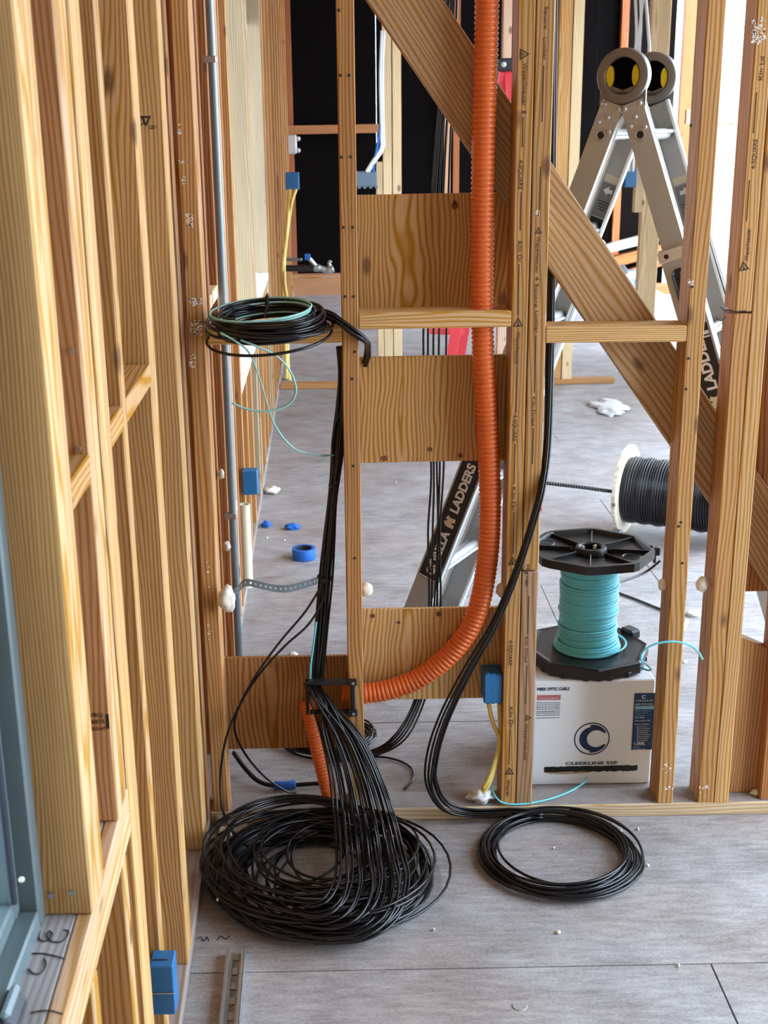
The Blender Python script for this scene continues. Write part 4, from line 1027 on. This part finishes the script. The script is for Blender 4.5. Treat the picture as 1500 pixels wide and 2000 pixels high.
# hinges
dL, dR = (FEET['L'] - H).normalized(), (FEET['R'] - H).normalized()
for far in (0, 1):
    hp = H + LA * (LW * far); sg = 1 if not far else -1
    Mh = frame(hp, (0, 0, 1), -LA)
    hg = lathe('hinge', [(.048, -.020), (.048, .006), (.050, .009), (.066, .009), (.071, .007), (.073, .003), (.073, -.020)], M_ALUD, ld, Mh, seg=40, closed=True)
    lathe('hub_disc', [(0, -.010), (.0485, -.010), (.0485, -.018), (0, -.018)], M_VOID, hg, Mh, seg=30)
    for s2 in (-1, 1):
        pl_ = []
        for k in range(9):
            a = math.radians(-38 + 76 * k / 8); pl_.append((.046 * math.cos(a), .046 * math.sin(a)))
        pl_ = [(x_, y_) for x_, y_ in pl_ if True]
        cxo = [(.030, -.022), (.027, -.010), (.027, .010), (.030, .022)]
        prism('release_button', [(y_, s2 * x_) for x_, y_ in pl_] + [(y_, s2 * x_) for x_, y_ in cxo[::-1]], .014, M_YEL, hg, Mh, z0=-.008)
    for dd in (dL, dR):
        # gusset plate from ring to rail
        y_ax = (-LA).cross(Vector((0, 0, 1)))
        Mg = frame(hp, dd, -LA)
        prism('hinge_plate', [(.035, -.056), (.10, -.033), (.155, -.030), (.155, .030), (.10, .033), (.035, .056)], .009, M_ALUD, hg, Mg, z0=-.012)
        for (u_, v_) in ((.085, -.022), (.085, .022), (.115, 0.0), (.135, -.020), (.150, .018)):
            lathe('rivet', [(0, .004), (.005, .003), (.0075, 0), (.0075, -.012)], M_ALU, hg, Mg @ Matrix.Translation((u_, v_, .001)), seg=10)
    for dd in (dL, dR):
        Mg = frame(hp, dd, -LA)
        lathe('rung_plug', [(.010, .002), (.013, .004), (.017, .003), (.018, -.006)], M_STEEL, hg, Mg @ Matrix.Translation((.165, 0, .001)), seg=16)
        lathe('rung_bore', [(0, .0015), (.012, .0018)], M_BLACKP, hg, Mg @ Matrix.Translation((.165, 0, .001)), seg=14)
# lock knobs and collars
for sd in 'LR':
    hp, fp = H, FEET[sd]; d = (fp - hp).normalized(); Lg = (fp - hp).length
    for far in (0, 1):
        c_ = hp + LA * (LW * far) + d * (Lg * .245); inward = LA if not far else -LA
        Mc = frame(c_ - inward * .014, rails[sd, far, 'u'][3], -inward)
        bm = bmesh.new(); bm_box(bm, .090, .032, .008, bevel=.002); bm_obj('collar', bm, M_WHITEALU, ld, Mc)
        lathe('collar_screw', [(0, .006), (.006, .006), (.007, .003)], M_INKB, ld, Mc @ Matrix.Translation((.02 if sd == 'L' else -.02, 0, .002)), seg=12)
        c2_ = hp + LA * (LW * far) + d * (Lg * .295)
        Mk = frame(c2_ - inward * .018, d, -inward)
        bm = bmesh.new(); bm_box(bm, .125, .042, .034, (.0, 0, 0), bevel=.013); bm_obj('lock_knob', bm, M_BLACKP, ld, Mk)
# stickers
def sticker(sd, far, t0, t1, wd, mat, inner=False, lift=.0012, sec='l', out=None):
    hp, fp = H + LA * (LW * far), FEET[sd] + LA * (LW * far); d = (fp - hp).normalized(); Lg = (fp - hp).length
    r_ = rails[sd, far, sec][0]; e, inw, n_ = rails[sd, far, sec][1:]
    base = Vector(r_.data.vertices[0].co + r_.data.vertices[1].co) / 2
    L0 = (hp + d * (Lg * t0) - base).dot(e); L1 = (hp + d * (Lg * t1) - base).dot(e)
    off = inw * (.004 + lift) if inner else -inw * lift
    c_ = base + off
    V = [c_ + e * L0 - n_ * wd / 2, c_ + e * L0 + n_ * wd / 2, c_ + e * L1 + n_ * wd / 2, c_ + e * L1 - n_ * wd / 2]
    mesh_obj('sticker', V, [(0, 1, 2, 3)], mat, r_)
    return r_, c_, e, inw, n_, L0, L1
for sd in 'LR':
    t0, t1 = (.56, .80) if sd == 'L' else (.345, .56)
    r_, c_, e, inw, n_, L0, L1 = sticker(sd, 0, t0, t1, .070, M_INKB)
    # lettering reads upward along the rail
    org = c_ - inw * .0024; Lm = (L1 - L0)
    M = frame(org, -e, -inw); yv = M.to_3x3() @ Vector((0, 1, 0))
    def along(u): return Matrix.Translation(org + e * (L1 - u) - yv * .014) @ M.to_3x3().to_4x4()
    text('lettering', 'GORILLA', .040, M_INKW, r_, along(.020), width=.165, bold=.0016)
    text('lettering', 'LADDERS', .040, M_INKW, r_, along(.255), width=.175, bold=.0016)
    M3 = along(.220) @ Matrix.Translation((0, .014, 0))
    V = [(-.018, -.018, 0), (-.006, -.018, 0), (-.002, -.004, 0), (.004, -.018, 0), (.017, -.016, 0), (.014, .002, 0), (.019, .012, 0), (.008, .017, 0), (.002, .008, 0), (-.004, .019, 0), (-.015, .014, 0), (-.019, .002, 0)]
    mesh_obj('emblem', V, [tuple(range(12))], M_TUBE, r_, M3)
    for u0, u1 in ((.036, .041), (.022, .032), (Lm - .008, Lm - .003)):
        V = [org + e * (L0 + u) + n_ * s2 * .034 for u in (u0, u1) for s2 in (-1, 1)]; mesh_obj('sticker_line', V, [(0, 1, 3, 2)], M_INKW, r_)
    # instruction labels inside the far rail
    r_, c_, e, inw, n_, L0, L1 = sticker(sd, 1, .155, .205, .050, M_GREYL, inner=True, sec='u')
    org = c_ + inw * .0012; xd = -n_ if sd == 'L' else n_
    arrow = [(-.016, 0), (0, .014), (0, .006), (.014, .006), (.014, -.006), (0, -.006), (0, -.014)]
    mesh_obj('arrow_print', [org + e * (L0 + .022) + xd * a2 + e * b2 for a2, b2 in arrow], [tuple(range(7))], M_INKW, r_)
    sticker(sd, 1, .143, .153, .050, M_TUBE, inner=True, sec='u')
    for q in range(4): 
        V = [org + e * (L0 + .055 + q * .008 + w2) + n_ * s2 * (.018 - q * .002) for w2 in (0, .003) for s2 in (-1, 1)]; mesh_obj('print_line', V, [(0, 1, 3, 2)], M_INKB, r_)
    sticker(sd, 1, .207, .232, .046, M_INKB, inner=True, sec='u')

# red step ladder far behind
rs = thing('step_ladder', on(900, 760, 0), 'red fibreglass step ladder mostly hidden behind the orange conduit', 'ladder')
Y_ = 3.6
def to_floor(p, q): return p + (q - p) * (p.z / (p.z - q.z))
board('red_rail', at(986, 140, Y_), to_floor(at(986, 140, Y_), at(882, 690, Y_ + .2)), .055, .03, M_RED, rs, (1, 1, 1))
board('red_rail', at(992, 140, Y_ + .35), to_floor(at(992, 140, Y_ + .35), at(905, 660, Y_ + .9)), .055, .03, M_RED, rs, (1, 1, 1))
board('red_rail', at(996, 140, Y_), to_floor(at(996, 140, Y_), at(1030, 700, Y_ - .5)), .05, .03, M_RED, rs, (1, 1, 1))
a, b_ = at(962, 140, Y_), at(1004, 114, Y_)
block('top_cap', (a.x, Y_ - .05, a.z), (b_.x, Y_ + .45, b_.z), M_BLACKP, rs, bevel=.008)
lathe('cap_button', [(0, .006), (.012, .005), (.014, 0)], M_STEEL, rs, frame(at(984, 126, Y_ - .052), (1, 0, 0), (0, -1, 0)), seg=14)
board('step', at(968, 222, Y_ + .05), at(1000, 222, Y_ + .05), .04, .09, M_ALU, rs, (1, 1, 1))
board('step', at(838, 645, Y_ + .3), at(905, 648, Y_ + .3), .03, .09, M_RED, rs, (1, 1, 1))

# ================================================================== SMALL THINGS ON THE FLOOR
tp_ = on(594, 1090, 0)
tr = thing('tape_roll', tp_, 'roll of blue painters tape lying on the floor behind the studs', 'tape roll')
lathe('tape', [(.036, .0015), (.051, .0015), (.052, .003), (.052, .046), (.051, .048), (.038, .048)], M_BLUET, tr, Matrix.Translation(tp_), seg=36)
lathe('cardboard_core', [(.038, .048), (.035, .048), (.035, .0015), (.038, .0015)], M_RUBBER, tr, Matrix.Translation(tp_), seg=36, closed=True)
for k, (x, y, l_) in enumerate(((570, 1029, 'crumpled blue tape scrap beyond the tape roll'), (520, 1024, 'small blue tape scrap near the white bottom plate edge'))):
    o = blob('tape_scrap', on(x, y, .012), .036 if k == 0 else .022, .02, .014, M_BLUET, None, 20 + k, .7); tag(o, l_, 'tape scrap')
# slotted channel
sa, sb = on(462, 1866, 0), on(446, 2040, 0)
ch = thing('strut_channel', sa, 'slotted galvanised steel channel on the floor at the lower left', 'metal channel')
Lc = (sb - sa).length; Mch = frame(sa, Vector((0, 0, 1)).cross(sa - sb), (sa - sb))     # local -z runs towards the viewer
Mch = Matrix.Translation(sa) @ Matrix.Rotation(math.atan2((sb - sa).y, (sb - sa).x), 4, 'Z')
bm = bmesh.new()
wd, ht = .041, .021
bm_box(bm, Lc, .0025, ht, (Lc / 2, wd / 2, ht / 2 + .001)); bm_box(bm, Lc, .0025, ht, (Lc / 2, -wd / 2, ht / 2 + .001))
bm_box(bm, Lc, .007, .002, (Lc / 2, wd / 2 - .004, ht)); bm_box(bm, Lc, .007, .002, (Lc / 2, -wd / 2 + .004, ht))
bm_obj('channel_walls', bm, M_STEEL, ch, Mch)
bm = bmesh.new(); k = 0.0
bm_box(bm, Lc, .013, .0025, (Lc / 2, .0135, .0025)); bm_box(bm, Lc, .013, .0025, (Lc / 2, -.0135, .0025))
while k < Lc:
    bm_box(bm, .022, .016, .0025, (min(k + .011, Lc - .011), 0, .0025)); k += .050
bm_obj('slotted_web', bm, M_STEEL, ch, Mch)
# hole-saw plugs
def plug(x, y, r_, h, lab_, tilt=None, c=(.55, .40, .24), z=0.0):
    P_ = on(x, y, z); M = Matrix.Translation(P_)
    if tilt: M = M @ Matrix.Rotation(tilt[0], 4, 'Z') @ Matrix.Translation((0, 0, r_)) @ Matrix.Rotation(math.pi / 2, 4, 'X') @ Matrix.Translation((0, 0, -h / 2))
    o = lathe('wood_plug', [(.004, h - .006), (.004, h), (r_ - .002, h), (r_, h - .002), (r_ * 1.02, .3 * h), (r_, .002), (r_ - .002, .0005), (0, .0005)], M_WOOD, None, M, seg=26, color=c)
    tag(o, lab_, 'wood plug'); return o
plug(463, 1636, .030, .036, 'round wooden hole-saw plug lying flat beside the stud foot', c=(.42, .30, .22))
plug(436, 1656, .027, .038, 'round wooden plug lying on its side at the left of the cable pile', tilt=(.35,), c=(.70, .56, .34))
plug(437, 1612, .022, .03, 'dusty wooden plug tucked behind the others in the corner', c=(.45, .34, .26))
plug(655, 1594, .028, .03, 'wooden plug behind the cable pile against the bottom plate', c=(.45, .30, .19))
plug(624, 1600, .020, .025, 'small wooden plug behind the cable pile by the orange stub', c=(.48, .33, .22))
# window latch on the sill
wl_ = on(14, 1990, SILL + .01)
lt = thing('window_latch', (wl_.x, wl_.y, SILL), 'dark blue-grey window latch on the sill in the corner of the frame', 'latch')
bm = bmesh.new(); bm_box(bm, .034, .075, .030, (0, 0, .015), bevel=.012); bm_obj('latch_body', bm, M_RUBBER, lt, Matrix.Translation(Vector((wl_.x, wl_.y, SILL + .0005))))
bm = bmesh.new(); bm_box(bm, .012, .06, .012, (.006, 0, .033), bevel=.005); bm_obj('latch_lever', bm, M_WINFR, lt, Matrix.Translation(Vector((wl_.x, wl_.y, SILL + .0005))))
# scraps and crumbs
rnd = random.Random(31)
for (x, y, l_) in [(1081, 1656, 'white foam crumb inside the small floor coil'), (847, 1815, 'white foam crumb just right of the large cable pile'), (1325, 1885, 'white foam crumb near the seam at the lower right'),
                   (1246, 1619, 'white foam crumb right of the small coil near the plate'), (1212, 1622, 'white foam crumb at the upper right of the small coil'), (522, 1050, 'white crumb left of the blue tape roll'),
                   (556, 1055, 'white crumb between the blue scraps and tape roll'), (1090, 1820, 'pale crumb on the floor in front of the small coil'), (605, 1066, 'white crumb close behind the blue tape roll'),
                   (774, 941, 'white crumb on the far floor below the middle panel'), (1265, 1690, 'white crumb touching the right edge of the small coil'), (478, 1160, 'white crumb on the floor beneath the perforated strap'), (425, 1757, 'white scrap on the left edge of the cable pile')]:
    o = blob('foam_crumb', on(x, y, .004 if x != 425 else .06), U(.003, .006), U(.003, .005), .004, M_FOAM, None, x % 17, .5, 2)
    tag(o, l_, 'debris', 'foam crumbs on the floor')
for pts_, l_ in (([(384, 1834), (392, 1830), (398, 1838), (404, 1830), (408, 1838)], 'short kinked black wire scrap left of the cable pile'), ([(424, 1836), (432, 1828), (441, 1834), (449, 1828)], 'short curled black wire scrap below the cable pile')):
    o = tube('wire_scrap', [on(x, y, .002) for x, y in pts_], .0009, M_BLACK, None, 5); tag(o, l_, 'wire scrap')
for (x, y, sx, sz, l_) in [(531, 957, .04, .022, 'pale foam lump on the floor by the white plate edge'), (1357, 1197, .03, .014, 'pale scrap on the floor between the right-hand studs'), (572, 1278, .016, .008, 'white scrap on the floor just behind the low panel'), (1337, 1292, .008, .006, 'white crumb on the floor right of the aqua tail'), (1477, 1548, .014, .008, 'white crumbled foam on the plate at the far right stud')]:
    zz = .038 if y > 1545 else 0
    o = blob('foam_scrap', on(x, y, zz + sz * .8), sx, sx * .7, sz, M_FOAM, None, x % 23, .5); tag(o, l_, 'debris')
q = [on(x, y, .004) for x, y in ((1331, 1232), (1340, 1210), (1346, 1212), (1338, 1234))]
cs = mesh_obj('card_scrap', [*q, *[v + Vector((0, 0, .003)) for v in q]], [(3, 2, 1, 0), (4, 5, 6, 7), (0, 1, 5, 4), (1, 2, 6, 5), (2, 3, 7, 6), (3, 0, 4, 7)], M_TUBE); tag(cs, 'flat piece of white card on the floor beside the right stud', 'debris')
for k, (x, y) in enumerate(((1190, 795), (1360, 800))):
    o = blob('plastic_scrap', on(x, y, .012), .10, .22, .014, M_WHITEC, None, 40 + k, .8); tag(o, ['crumpled clear plastic on the floor left of the brace', 'crumpled clear plastic on the floor between the right-hand studs'][k], 'debris')
fl_ = on(1015, 1965, 0)
kn_ = lathe('floor_plug', [(0, .001), (.015, .001), (.0165, -.001)], M_FLOOR, floor, Matrix.Translation(Vector((fl_.x, fl_.y, .0006))), seg=24)
db = blob('debris_heap', on(1225, 562, .1), .25, .2, .22, M_STRAP, None, 77, .6); tag(db, 'dark shiny heap of wrapped material far behind the ladder', 'debris')
